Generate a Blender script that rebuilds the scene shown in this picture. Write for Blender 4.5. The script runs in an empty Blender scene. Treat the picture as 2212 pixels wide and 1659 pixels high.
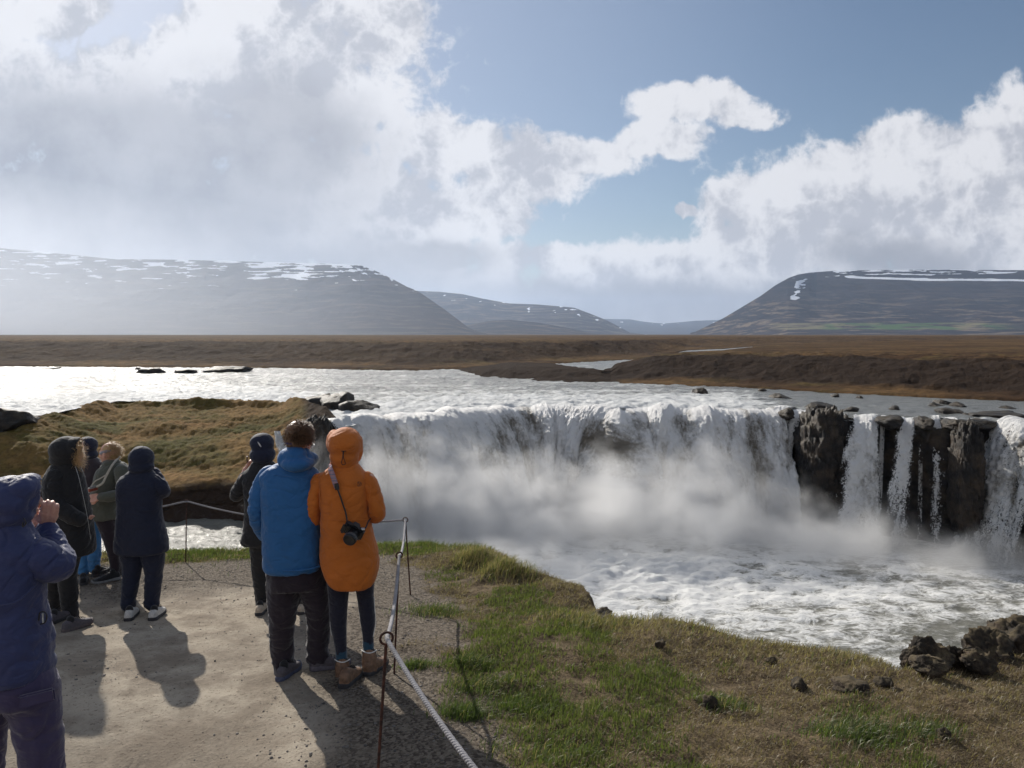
import bpy, bmesh, math, random
import numpy as np
from mathutils import Vector, Matrix

# ---------------------------------------------------------------- camera, light, exposure
sc = bpy.context.scene
col = sc.collection
F = 1661.0            # focal length in units of a 2212-wide frame
HOR = 722.0           # row of the horizon in that frame
PITCH = math.atan((829.5 - HOR) / F)
cam_d = bpy.data.cameras.new("camera"); cam = bpy.data.objects.new("camera", cam_d); col.objects.link(cam)
cam_d.sensor_width = 36.0; cam_d.lens = 36.0 * F / 2212.0
cam_d.clip_start = 0.05; cam_d.clip_end = 60000.0
cam.location = (0, 0, 0); cam.rotation_euler = (math.pi / 2 - PITCH, 0, 0)
sc.camera = cam

SUN_EL, SUN_AZ = 29.5, -31.0          # degrees, azimuth from +Y towards +X
sun_d = bpy.data.lights.new("sun", 'SUN'); sun = bpy.data.objects.new("sun", sun_d); col.objects.link(sun)
sun_d.energy = 3.7; sun_d.angle = math.radians(0.6); sun_d.color = (1.0, 0.94, 0.85)
_e, _a = math.radians(SUN_EL), math.radians(SUN_AZ)
SUNV = Vector((math.sin(_a) * math.cos(_e), math.cos(_a) * math.cos(_e), math.sin(_e)))
sun.rotation_euler = SUNV.to_track_quat('Z', 'Y').to_euler()

sc.view_settings.view_transform = 'Standard'; sc.view_settings.look = 'None'
sc.view_settings.exposure = 0.5; sc.view_settings.gamma = 1.0
sc.render.engine = 'CYCLES'
cy = sc.cycles
cy.use_denoising = True
cy.max_bounces = 12; cy.diffuse_bounces = 3; cy.glossy_bounces = 2; cy.transmission_bounces = 2
cy.volume_bounces = 10; cy.transparent_max_bounces = 8
cy.volume_step_rate = 1.0; cy.volume_max_steps = 256
cy.use_light_tree = False
cy.sample_clamp_indirect = 4.0; cy.sample_clamp_direct = 12.0
cy.caustics_reflective = False; cy.caustics_refractive = False

# ---------------------------------------------------------------- node helper
class NT:
    def __init__(s, tree): s.t = tree; s.n = tree.nodes; s.l = tree.links
    def add(s, typ, _props=None, **inp):
        nd = s.n.new(typ)
        for k, v in (_props or {}).items(): setattr(nd, k, v)
        for k, v in inp.items():
            key = int(k[1:]) if k[0] == 'i' and k[1:].isdigit() else k.replace('_', ' ')
            sock = nd.inputs[key]
            if isinstance(v, bpy.types.NodeSocket): s.l.new(v, sock)
            elif isinstance(v, bpy.types.Node): s.l.new(v.outputs[0], sock)
            else: sock.default_value = v
        return nd
    def math(s, op, a, b=None, c=None, clamp=False):
        nd = s.n.new('ShaderNodeMath'); nd.operation = op; nd.use_clamp = clamp
        for i, v in enumerate((a, b, c)):
            if v is None: continue
            if isinstance(v, bpy.types.NodeSocket): s.l.new(v, nd.inputs[i])
            elif isinstance(v, bpy.types.Node): s.l.new(v.outputs[0], nd.inputs[i])
            else: nd.inputs[i].default_value = v
        return nd.outputs[0]
    def vmath(s, op, a, b=None, c=None):
        nd = s.n.new('ShaderNodeVectorMath'); nd.operation = op
        for i, v in enumerate((a, b, c)):
            if v is None: continue
            if isinstance(v, bpy.types.NodeSocket): s.l.new(v, nd.inputs[i])
            elif isinstance(v, (tuple, list)): nd.inputs[i].default_value = v
            else: s.l.new(v.outputs[0], nd.inputs[i])
        return nd.outputs['Value'] if op in ('LENGTH', 'DOT_PRODUCT') else nd.outputs[0]
    def ramp(s, fac, lo, hi, a=0.0, b=1.0, smooth=True):
        nd = s.n.new('ShaderNodeMapRange'); nd.interpolation_type = 'SMOOTHSTEP' if smooth else 'LINEAR'
        s.l.new(fac, nd.inputs[0])
        for i, v in enumerate((lo, hi, a, b)): nd.inputs[i + 1].default_value = v
        return nd.outputs[0]
    def mix(s, f, a, b, blend='MIX'):
        nd = s.n.new('ShaderNodeMix'); nd.data_type = 'RGBA'; nd.blend_type = blend
        for i, v in ((0, f), (6, a), (7, b)):
            if isinstance(v, bpy.types.NodeSocket): s.l.new(v, nd.inputs[i])
            elif isinstance(v, (int, float)): nd.inputs[i].default_value = v
            else: nd.inputs[i].default_value = (v[0], v[1], v[2], 1)
        return nd.outputs[2]
    def noise(s, vec, scale, detail=4.0, rough=0.55, dist=0.0, dim='3D'):
        nd = s.n.new('ShaderNodeTexNoise'); nd.noise_dimensions = dim
        if vec is not None: s.l.new(vec, nd.inputs['Vector'])
        nd.inputs['Scale'].default_value = scale; nd.inputs['Detail'].default_value = detail
        nd.inputs['Roughness'].default_value = rough; nd.inputs['Distortion'].default_value = dist
        return nd.outputs[0]
    def scale(s, vec, xyz): return s.vmath('MULTIPLY', vec, xyz)
    def attr(s, name): return s.add('ShaderNodeAttribute', {'attribute_name': name})

def new_mat(name):
    m = bpy.data.materials.new(name); m.use_nodes = True
    nt = NT(m.node_tree); nt.n.clear()
    nt.out = nt.n.new('ShaderNodeOutputMaterial')
    return m, nt
def principled(nt, color, rough=0.8, bump=None, bump_strength=0.3, bump_dist=0.02, **kw):
    b = nt.n.new('ShaderNodeBsdfPrincipled')
    for nm, v in [('Base Color', color), ('Roughness', rough)] + [(k.replace('_', ' '), v) for k, v in kw.items()]:
        if isinstance(v, bpy.types.NodeSocket): nt.l.new(v, b.inputs[nm])
        elif isinstance(v, tuple) and len(v) == 3: b.inputs[nm].default_value = (*v, 1) if b.inputs[nm].type == 'RGBA' else v
        else: b.inputs[nm].default_value = v
    if bump is not None:
        bp = nt.n.new('ShaderNodeBump'); bp.inputs['Strength'].default_value = bump_strength
        bp.inputs['Distance'].default_value = bump_dist
        nt.l.new(bump, bp.inputs['Height']); nt.l.new(bp.outputs[0], b.inputs['Normal'])
    nt.l.new(b.outputs[0], nt.out.inputs['Surface'])
    return b

# ---------------------------------------------------------------- world: Nishita sky with procedural clouds
world = bpy.data.worlds.new("World"); sc.world = world; world.use_nodes = True
W = NT(world.node_tree); W.n.clear()
wout = W.n.new('ShaderNodeOutputWorld')
sky = W.n.new('ShaderNodeTexSky'); sky.sky_type = 'NISHITA'; sky.sun_disc = False
sky.sun_elevation = math.radians(SUN_EL); sky.sun_rotation = math.radians(SUN_AZ)
sky.altitude = 100; sky.air_density = 1.0; sky.dust_density = 0.6; sky.ozone_density = 2.0
tc = W.n.new('ShaderNodeTexCoord')
sep = W.add('ShaderNodeSeparateXYZ', None, i0=tc.outputs['Generated'])
yy = W.math('MAXIMUM', W.math('ABSOLUTE', sep.outputs[1]), 0.2)
gx = W.math('DIVIDE', sep.outputs[0], yy); gz = W.math('DIVIDE', sep.outputs[2], yy)
gv = W.add('ShaderNodeCombineXYZ', None, i0=gx, i1=gz, i2=0.0).outputs[0]
def blobs(lst, vec):
    """distance-like field of soft ellipses given in sky direction coordinates; 1 in a centre, 0 on a rim"""
    acc = None
    for (cx, cyy, rx, ry) in lst:
        cx, cyy, rx, ry = (cx - 1106) / F, (HOR - cyy) / F, rx / F, ry / F
        v = W.vmath('MULTIPLY_ADD', vec, (1 / rx, 1 / ry, 0), (-cx / rx, -cyy / ry, 0))
        ln = W.vmath('LENGTH', v)
        acc = ln if acc is None else W.add('ShaderNodeMath', {'operation': 'SMOOTH_MIN'}, i0=acc, i1=ln, i2=0.25).outputs[0]
    return W.math('SUBTRACT', 1.0, acc)
wn = W.add('ShaderNodeTexNoise', {'noise_dimensions': '2D'}, Vector=gv, Scale=7.0, Detail=5.0, Roughness=0.55)
wv = W.vmath('MULTIPLY_ADD', W.vmath('SUBTRACT', wn.outputs[1], (0.5, 0.5, 0.5)), (0.09, 0.07, 0), gv)
cloud_list = [
 (-60, 240, 330, 190), (200, 250, 300, 170), (470, 130, 140, 150), (560, 40, 130, 110), (640, 190, 300, 190), (790, 90, 150, 95),
 (150, 480, 620, 260), (620, 400, 270, 130), (870, 480, 220, 120), (930, 320, 95, 110), (1020, 330, 100, 60),
 (590, 520, 230, 100), (400, 300, 200, 120), (1120, 380, 160, 100), (1060, 470, 110, 60), (1240, 340, 150, 60), (1420, 300, 120, 45), (1500, 225, 140, 42),
 (1610, 250, 80, 36), (450, 640, 900, 120), (1200, 560, 150, 50), (1400, 590, 260, 70), (1640, 560, 180, 110),
 (1700, 480, 200, 90), (1960, 480, 360, 190), (1930, 300, 110, 40), (2050, 330, 190, 90), (2230, 420, 190, 200), (2240, 232, 100, 30), (1106, -1500, 3800, 1050), (-1500, -200, 900, 600), (3900, -300, 900, 700),  # broadest ellipse: overhead cloud out of view, added to raise neutral fill light
 (1500, 680, 700, 70), (1462, 474, 36, 18), (90, 40, 190, 60), (-400, 200, 300, 500), (2700, 500, 400, 260)]
field = blobs(cloud_list, wv)
fb = W.noise(gv, 7.5, 12.0, 0.60, 0.0, '2D')
bw = W.noise(gv, 17.0, 7.0, 0.58, 0.15, '2D')
fb2 = W.math('SUBTRACT', 0.86, W.math('MULTIPLY', W.math('ABSOLUTE', W.math('SUBTRACT', bw, 0.5)), 3.2))
dens = W.math('ADD', field, W.math('MULTIPLY', W.math('SUBTRACT', fb, 0.5), 1.5))
dens = W.math('ADD', dens, W.math('MULTIPLY', W.math('SUBTRACT', fb2, 0.5), 0.42))
alpha = W.ramp(dens, -0.07, 0.30)
# the same field a little way towards the sun: thick towards the sun = shaded
gv2 = W.vmath('ADD', gv, (-0.035, 0.05, 0))
fbs = W.noise(gv2, 7.5, 6.0, 0.60, 0.0, '2D')
relief = W.math('SUBTRACT', fb, fbs)
grey_list = [(120, 480, 620, 250), (620, 320, 190, 130), (600, 610, 420, 90), (200, 330, 400, 110), (1230, 660, 520, 52), (1700, 655, 500, 45), (1930, 560, 150, 45), (1500, 690, 900, 45), (960, 560, 120, 30)]
grey = blobs(grey_list, wv)
gfac = W.ramp(W.math('ADD', grey, W.math('MULTIPLY', W.math('SUBTRACT', fb, 0.5), 0.9)), -0.55, 0.45)
gfac = W.math('ADD', gfac, W.math('MULTIPLY', relief, 0.0), None, True)
shade = W.math('ADD', W.math('MULTIPLY', relief, 1.5), W.math('MULTIPLY', W.math('SUBTRACT', fb2, 0.5), 0.60))
white = W.mix(W.ramp(shade, -0.25, 0.3), (0.36, 0.37, 0.41), (0.57, 0.57, 0.59))
gtone = W.ramp(W.math('ADD', W.math('MULTIPLY', fb, 0.7), W.math('MULTIPLY', W.noise(gv, 2.2, 3.0, 0.5, 0.3, '2D'), 0.6)), 0.45, 0.85)
ccol = W.mix(gfac, white, W.mix(gtone, (0.235, 0.243, 0.275), (0.35, 0.355, 0.385)))
bg1 = W.add('ShaderNodeBackground', None, Color=sky.outputs[0], Strength=0.050)
# sun-side veil: thin bright air round the sun
sd = W.vmath('DOT_PRODUCT', tc.outputs['Generated'], (SUNV.x, SUNV.y, SUNV.z))
veil = W.ramp(sd, 0.60, 1.0, 0.0, 0.45)
lowh = W.ramp(gz, 0.0, 0.20, 0.5, 0.0)
vcol = W.add('ShaderNodeBackground', None, Color=(0.44, 0.51, 0.66, 1), Strength=0.7)
m1 = W.add('ShaderNodeMixShader', None, i0=W.math('MAXIMUM', veil, lowh), i1=bg1.outputs[0], i2=vcol.outputs[0])
bg2 = W.add('ShaderNodeBackground', None, Color=ccol, Strength=1.0)
m2 = W.add('ShaderNodeMixShader', None, i0=W.math('MULTIPLY', alpha, 0.97), i1=m1.outputs[0], i2=bg2.outputs[0])
W.l.new(m2.outputs[0], wout.inputs['Surface'])

# ---------------------------------------------------------------- geometry helpers
def P(px, py, D):
    u, v = (px - 1106) / F, (829.5 - py) / F
    d = Vector((u, math.cos(PITCH) + v * math.sin(PITCH), -math.sin(PITCH) + v * math.cos(PITCH)))
    return d * (D / d.y)
def G(px, py, z):
    p = P(px, py, 1.0); return p * (z / p.z)
def gslope(px, py, c=-1.9, k=-0.1):            # meets the plane z = c + k*y
    p = P(px, py, 1.0); return p * (c / (p.z - k))
def ray_py(py):  return -P(1106, py, 1.0).z     # drop per metre forward

def _hash(ix, iy, iz, seed):
    h = (ix * 374761393 + iy * 668265263 + iz * 2147483647 + seed * 1274126177) & 0xFFFFFFFF
    h = ((h ^ (h >> 13)) * 1274126177) & 0xFFFFFFFF
    h = ((h ^ (h >> 15)) * 2246822519) & 0xFFFFFFFF
    return (h ^ (h >> 16)) & 0xFFFFFFFF
def pnoise(x, y, z=None, seed=0):
    x = np.asarray(x, float); y = np.asarray(y, float)
    z = np.zeros_like(x) if z is None else np.asarray(z, float) + np.zeros_like(x)
    ix, iy, iz = (np.floor(a).astype(np.int64) for a in (x, y, z))
    fx, fy, fz = x - ix, y - iy, z - iz
    s = [a * a * a * (a * (a * 6 - 15) + 10) for a in (fx, fy, fz)]
    flat = not np.any(fz)
    out = 0
    for dz in ((0,) if flat else (0, 1)):
        wz = 1 if flat else (s[2] if dz else 1 - s[2])
        for dx in (0, 1):
            wx = s[0] if dx else 1 - s[0]
            for dy in (0, 1):
                wy = s[1] if dy else 1 - s[1]
                h = _hash(ix + dx, iy + dy, iz + dz, seed)
                a = h.astype(float) * (2 * math.pi / 4294967296.0)
                if flat: g = np.cos(a) * (fx - dx) + np.sin(a) * (fy - dy)
                else:
                    b = (h >> 7).astype(float) / 33554432.0 * 2 - 1
                    r = np.sqrt(np.maximum(0, 1 - b * b))
                    g = r * np.cos(a) * (fx - dx) + r * np.sin(a) * (fy - dy) + b * (fz - dz)
                out = out + g * wx * wy * wz
    return out * 1.5
def fbm(x, y, z=None, oct=5, gain=0.5, lac=2.03, seed=0, ridge=False):
    t, a, n = 0, 1.0, 0.0
    f = 1.0
    for o in range(oct):
        v = pnoise(x * f, y * f, None if z is None else z * f, seed + o * 17)
        if ridge: v = 1 - 2 * np.abs(v)
        t = t + a * v; n += a; a *= gain; f *= lac
    return t / n
def sstep(a, b, x):
    t = np.clip((x - a) / (b - a), 0, 1); return t * t * (3 - 2 * t)

def tag(o, label=None, cat=None, group=None, kind=None):
    if label: o['label'] = label
    if cat: o['category'] = cat
    if group: o['group'] = group
    if kind: o['kind'] = kind
    return o
def mesh_np(name, verts, faces, mat, parent=None, smooth=True, attrs=None, colors=None, nper=None):
    """verts (N,3), faces (M,k) arrays of one face size"""
    me = bpy.data.meshes.new(name)
    verts = np.asarray(verts, np.float32); faces = np.asarray(faces, np.int32)
    k = faces.shape[1]
    me.vertices.add(len(verts)); me.vertices.foreach_set('co', verts.ravel())
    me.loops.add(faces.size); me.loops.foreach_set('vertex_index', faces.ravel())
    me.polygons.add(len(faces))
    me.polygons.foreach_set('loop_start', np.arange(0, faces.size, k, dtype=np.int32))
    me.polygons.foreach_set('loop_total', np.full(len(faces), k, np.int32))
    if smooth: me.polygons.foreach_set('use_smooth', np.ones(len(faces), bool))
    me.update(calc_edges=True)
    for nm, arr in (attrs or {}).items():
        a = me.attributes.new(nm, 'FLOAT', 'POINT'); a.data.foreach_set('value', np.asarray(arr, np.float32).ravel())
    for nm, arr in (colors or {}).items():
        a = me.attributes.new(nm, 'FLOAT_VECTOR', 'POINT'); a.data.foreach_set('vector', np.asarray(arr, np.float32).ravel())
    if isinstance(mat, (list, tuple)):
        for m in mat: me.materials.append(m)
    elif mat: me.materials.append(mat)
    o = bpy.data.objects.new(name, me); col.objects.link(o)
    if parent is not None: o.parent = parent
    return o
def grid_faces(nr, nc, mask=None, wrap=False):
    idx = np.arange(nr * nc).reshape(nr, nc)
    a, b, c, d = idx[:-1, :-1], idx[:-1, 1:], idx[1:, 1:], idx[1:, :-1]
    f = np.stack([a, b, c, d], -1).reshape(-1, 4)
    if wrap:
        g = np.stack([idx[:-1, -1], idx[:-1, 0], idx[1:, 0], idx[1:, -1]], -1).reshape(-1, 4); f = np.concatenate([f, g])
    if mask is not None: f = f[mask.ravel()]
    return f
# ================================================================ THE SETTING
ZUP, ZLOW = -5.6, -13.5
# ---- materials of the setting
def mat_rock(name, base=(0.075, 0.066, 0.058), alt=(0.16, 0.135, 0.105), moss=(0.09, 0.08, 0.03), mossf=0.35, sc_=1.0, rough=0.85):
    m, nt = new_mat(name)
    g = nt.add('ShaderNodeNewGeometry'); pos = g.outputs['Position']
    n1 = nt.noise(pos, 0.9 * sc_, 8, 0.65); n2 = nt.noise(pos, 6 * sc_, 8, 0.7)
    c = nt.mix(nt.ramp(n1, 0.40, 0.68), base, alt)
    c = nt.mix(nt.ramp(n2, 0.3, 0.75), nt.mix(0.5, c, (0.02, 0.018, 0.017)), c)
    nz = nt.add('ShaderNodeSeparateXYZ', None, i0=g.outputs['Normal']).outputs[2]
    mf = nt.math('MULTIPLY', nt.ramp(nz, 0.35, 0.85), nt.math('MULTIPLY', nt.ramp(n1, 0.35, 0.6), mossf))
    c = nt.mix(mf, c, moss)
    principled(nt, c, rough, n2, 0.8, 0.12 / sc_, Specular_IOR_Level=0.25)
    return m
M_BASALT = mat_rock('wet_basalt', (0.014, 0.012, 0.011), (0.085, 0.060, 0.040), (0.07, 0.055, 0.025), 0.4, 1.0, 0.55)
M_LAVA = mat_rock('lava_rock', (0.035, 0.028, 0.022), (0.13, 0.095, 0.065), (0.14, 0.11, 0.045), 0.35, 9.0)

def mat_moor(name, cols, big=0.06, small=1.2, bump=0.5):
    m, nt = new_mat(name)
    g = nt.add('ShaderNodeNewGeometry'); pos = g.outputs['Position']
    a = nt.noise(pos, big, 6, 0.6); b = nt.noise(pos, small, 8, 0.7); c = nt.noise(nt.scale(pos, (0.3, 1.4, 1)), big * 3.1, 6, 0.65)
    k = nt.mix(nt.ramp(a, 0.38, 0.62), cols[0], cols[1])
    k = nt.mix(nt.math('MULTIPLY', nt.ramp(c, 0.5, 0.66), 0.8), k, cols[2])
    k = nt.mix(nt.ramp(b, 0.35, 0.62), nt.mix(0.6, k, cols[3]), k)
    st = nt.attr('steep').outputs['Fac']
    k = nt.mix(nt.math('MULTIPLY', st, nt.ramp(b, 0.25, 0.5, 0.75, 1.0)), k, cols[4])
    principled(nt, k, 0.95, b, bump, 0.4 / small, Specular_IOR_Level=0.06)
    return m
M_MOOR = mat_moor('moorland', [(0.068, 0.038, 0.020), (0.150, 0.088, 0.038), (0.130, 0.094, 0.036), (0.018, 0.012, 0.008), (0.034, 0.0225, 0.016)], 0.06, 0.55, 1.0)
M_HILLOCK = mat_moor('mossy_turf', [(0.24, 0.145, 0.052), (0.100, 0.092, 0.026), (0.30, 0.170, 0.070), (0.060, 0.040, 0.018), (0.045, 0.031, 0.024)], 0.16, 2.6, 0.9)

def mat_water(name, foam_lo, foam_hi, deep=(0.22, 0.225, 0.20), white=(0.74, 0.75, 0.74), fs=1.0, rough=0.22, strx=1.0, stry=1.0, bs=0.55):
    m, nt = new_mat(name)
    pos = nt.add('ShaderNodeNewGeometry').outputs['Position']
    v = nt.scale(pos, (strx, stry, 1))
    w = nt.add('ShaderNodeTexNoise', None, Vector=v, Scale=0.35 * fs, Detail=4.0).outputs[1]
    v2 = nt.vmath('MULTIPLY_ADD', w, (2.4 / fs, 2.4 / fs, 0.5), v)
    n1 = nt.noise(v2, 1.1 * fs, 10, 0.72, 0.6)
    n2 = nt.noise(v2, 4.5 * fs, 7, 0.7, 0.4)
    n3 = nt.noise(v, 0.16 * fs, 4, 0.5)
    rg = nt.noise(v2, 0.9 * fs, 6, 0.6, 1.0); rg = nt.math('SUBTRACT', 0.72, nt.math('MULTIPLY', nt.math('ABSOLUTE', nt.math('SUBTRACT', rg, 0.5)), 3.4))
    f = nt.math('ADD', nt.math('MULTIPLY', n1, 0.42), nt.math('ADD', nt.math('MULTIPLY', n2, 0.30), nt.math('MULTIPLY', rg, 0.28)))
    f = nt.math('ADD', f, nt.math('MULTIPLY', nt.math('SUBTRACT', n3, 0.5), 0.45))
    f = nt.math('ADD', f, nt.math('SUBTRACT', nt.attr('foam').outputs['Fac'], 0.5))
    ff = nt.ramp(f, foam_lo, foam_hi)
    c = nt.mix(ff, deep, white)
    r = nt.math('ADD', nt.math('MULTIPLY', ff, 0.35), rough)
    principled(nt, c, r, nt.math('ADD', n1, nt.math('MULTIPLY', n2, 0.5)), bs, 0.35 / fs, IOR=1.33)
    return m
M_RIVER = mat_water('river_water', 0.52, 0.74, (0.13, 0.135, 0.125), (0.72, 0.73, 0.72), 1.3, 0.3, 0.42, 1.3, bs=1.0)
M_POOL = mat_water('pool_water', 0.43, 0.66, (0.17, 0.168, 0.14), (0.80, 0.80, 0.78), 2.2, 0.34, 0.7, 1.1, bs=0.8)

# ---- upper river: one sheet from the lip of the falls to far behind the banks
LIPPX = [(-900, 935), (-300, 935), (300, 935), (600, 935), (700, 925), (745, 912), (790, 903), (850, 899), (920, 896), (1000, 890), (1060, 884), (1120, 880), (1200, 879), (1290, 882), (1340, 887), (1390, 883),
         (1500, 886), (1600, 886), (1690, 886), (1740, 889), (1780, 896), (1845, 900), (1900, 902), (1985, 906), (2040, 908), (2150, 910), (2212, 922), (2400, 945), (3200, 1000)]
lipx = np.array([a for a, b in LIPPX], float)
lipd = np.array([G(a, b, ZUP).y for a, b in LIPPX])
def lip_D(px): return np.interp(px, lipx, lipd)
def px_of(x, y): return 1106 + F * x / np.maximum(y, 0.1)

npx = np.concatenate([np.arange(-900, -60, 12), np.arange(-60, 2280, 2.3), np.arange(2280, 3200, 12)])
tt = np.linspace(0, 1, 300)
near = np.where(npx > 738, lip_D(npx), np.interp(npx, [-900, 0, 60, 120, 200, 250, 600, 660, 715, 738], [51.7, 52.1, 52.4, 54.6, 60.1, 64.0, 62.3, 57, 51.5, lip_D(738.0)]))
inv = 1 / near[None, :] + (1 / 420.0 - 1 / near[None, :]) * (tt[:, None] ** 1.0)
Dg = 1 / inv
Xg = (npx[None, :] - 1106) / F * Dg
inner = np.clip((Dg - near[None, :]) / 16, 0, 1)
turb = 1 - 0.72 * sstep(0, 1, (npx[None, :] - 1500) / 300 + 0 * Dg) * 1.0
w = fbm(Xg * 0.8, Dg * 0.8, oct=4, gain=0.5, seed=3)
w2 = fbm(Xg * 0.22, Dg * 0.30, oct=4, gain=0.55, seed=9, ridge=True)
rapids = np.exp(-((Dg - near[None, :]) / 14.0) ** 2) * (0.25 + 0.75 * turb)
amp = 0.18 * turb + 0.03 + 0.14 * rapids
Zg = ZUP + (w * 0.9 + w2 * 0.55) * amp * np.clip((Dg - near[None, :]) / 1.0, 0.3, 1) * np.clip(1.25 - Dg / 300, 0.25, 1)
Zg += 0.9 * inner * (1 - np.clip((npx[None, :] - 1500) / 300, 0, 1)) * np.exp(-((npx[None, :] - 1180) / 420) ** 2) * np.clip((60 + 20 - Dg) / 20, 0, 1) * 0.0
Zg -= 0.32 * sstep(1.7, 0.3, Dg - near[None, :]) * (npx > 738)
foam = 0.50 + 0.34 * rapids + 0.5 * (w + 0.4 * w2) * amp / (amp + 0.2) * 0.5 - 0.20 * sstep(1550, 1750, npx)[None, :] * (1 - 0.6 * np.clip(1 - (Dg - near) / 3, 0, 1))
o = mesh_np('river', np.stack([Xg, Dg, Zg], -1).reshape(-1, 3), grid_faces(*Dg.shape), M_RIVER, attrs={'foam': foam})
tag(o, kind='structure')
bmf = bmesh.new()

# ---- plunge pool and gorge water
xs = np.arange(-48, 56, 0.13); ys = np.arange(14, 66, 0.13)
Xp, Yp = np.meshgrid(xs, ys)
pxp = px_of(Xp, Yp)
calm = sstep(6, 30, Xp) * sstep(44, 36, Yp + 0.2 * Xp)
leftch = sstep(-9, -13, Xp)
w = fbm(Xp * 0.7, Yp * 0.9, oct=4, gain=0.5, seed=21); w2 = fbm(Xp * 0.16, Yp * 0.26, oct=4, gain=0.6, seed=25, ridge=True)
boil = np.exp(-((Xp - 7) / 7) ** 2 - ((Yp - 43) / 5) ** 2)
amp = 0.09 + 0.30 * boil + 0.05 * (1 - calm) + 0.16 * leftch
Zp = ZLOW + (w * 1.1 + w2 * 0.5) * amp + 2.7 * sstep(760, 580, pxp)
foam = 0.56 + 0.20 * boil - 0.13 * calm - 0.36 * leftch + 0.16 * w * 1.2 + 0.10 * fbm(Xp * 0.12, Yp * 0.3, oct=4, seed=31)
o = mesh_np('plunge_pool_water', np.stack([Xp, Yp, Zp], -1).reshape(-1, 3), grid_faces(*Xp.shape), M_POOL, attrs={'foam': foam})
tag(o, kind='structure')

# ---- rock wall under the lip
def mat_fall():
    m, nt = new_mat('falling_water')
    su = nt.attr('suv').outputs['Vector']
    pos = nt.add('ShaderNodeNewGeometry').outputs['Position']
    n1 = nt.noise(nt.scale(su, (1.0, 0.22, 1)), 0.55, 5, 0.6, 0.5)
    n2 = nt.noise(nt.scale(su, (1.0, 0.40, 1)), 2.6, 9, 0.75, 0.5)
    n3 = nt.noise(pos, 4.0, 7, 0.8, 0.4)
    f = nt.math('ADD', nt.math('MULTIPLY', n1, 0.45), nt.math('ADD', nt.math('MULTIPLY', n2, 0.40), nt.math('MULTIPLY', n3, 0.55)))
    f = nt.math('ADD', f, nt.attr('foam').outputs['Fac'])
    ff = nt.ramp(f, 0.50, 0.84)
    c = nt.mix(ff, (0.18, 0.155, 0.12), (0.90, 0.89, 0.87))
    b = principled(nt, c, 0.5, nt.math('ADD', n2, n3), 0.9, 0.25)
    al = nt.attr('cover').outputs['Fac']
    n4 = nt.noise(nt.scale(su, (1.0, 0.16, 1)), 3.2, 8, 0.75)
    n5 = nt.noise(pos, 9.0, 4, 0.8)
    aa = nt.math('ADD', al, nt.math('ADD', nt.math('MULTIPLY', nt.math('SUBTRACT', n4, 0.5), 2.4), nt.math('MULTIPLY', nt.math('SUBTRACT', n5, 0.5), 1.8)))
    nt.l.new(nt.ramp(aa, 0.35, 0.6), b.inputs['Alpha'])
    return m
M_FALL = mat_fall()
def lip_frame(px):
    D = lip_D(px); X = (px - 1106) / F * D
    return X, D
def wall(name, pxs, label=None):
    X, D = lip_frame(pxs)
    dx = np.gradient(X); dy = np.gradient(D); L = np.hypot(dx, dy)
    nx, ny = dy / L, -dx / L                       # points to the camera side
    h = np.concatenate([[0, 0.0], np.linspace(0.05, 8.6, 90)])
    s = np.concatenate([[0], np.cumsum(np.hypot(np.diff(X), np.diff(D)))])
    S, H = np.meshgrid(s, h)
    blk = fbm(S * 0.35, H * 0.18, oct=3, seed=41) * 1.3 + fbm(S * 1.2, H * 0.7, oct=5, gain=0.6, seed=44, ridge=True) * 0.45
    off = -1.25 + blk * np.clip(H / 0.6, 0, 1) + 0.06 * H + 1.3 * sstep(1985, 2055, pxs)[None, :] * sstep(2175, 2145, pxs)[None, :] * np.clip(H / 0.5, 0, 1) + 0.7 * sstep(1740, 1760, pxs)[None, :]
    off[0] = -4
    Xw = X[None, :] + nx[None, :] * off; Yw = D[None, :] + ny[None, :] * off
    Zw = ZUP - 0.12 - H
    Zw[0] = ZUP - 0.5
    return mesh_np(name, np.stack([Xw, Yw, Zw], -1).reshape(-1, 3), grid_faces(*Xw.shape), M_BASALT)
o = wall('cliff', np.concatenate([np.arange(735, 2300, 3.0), np.arange(2300, 3200, 15)])); tag(o, kind='structure')

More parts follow.
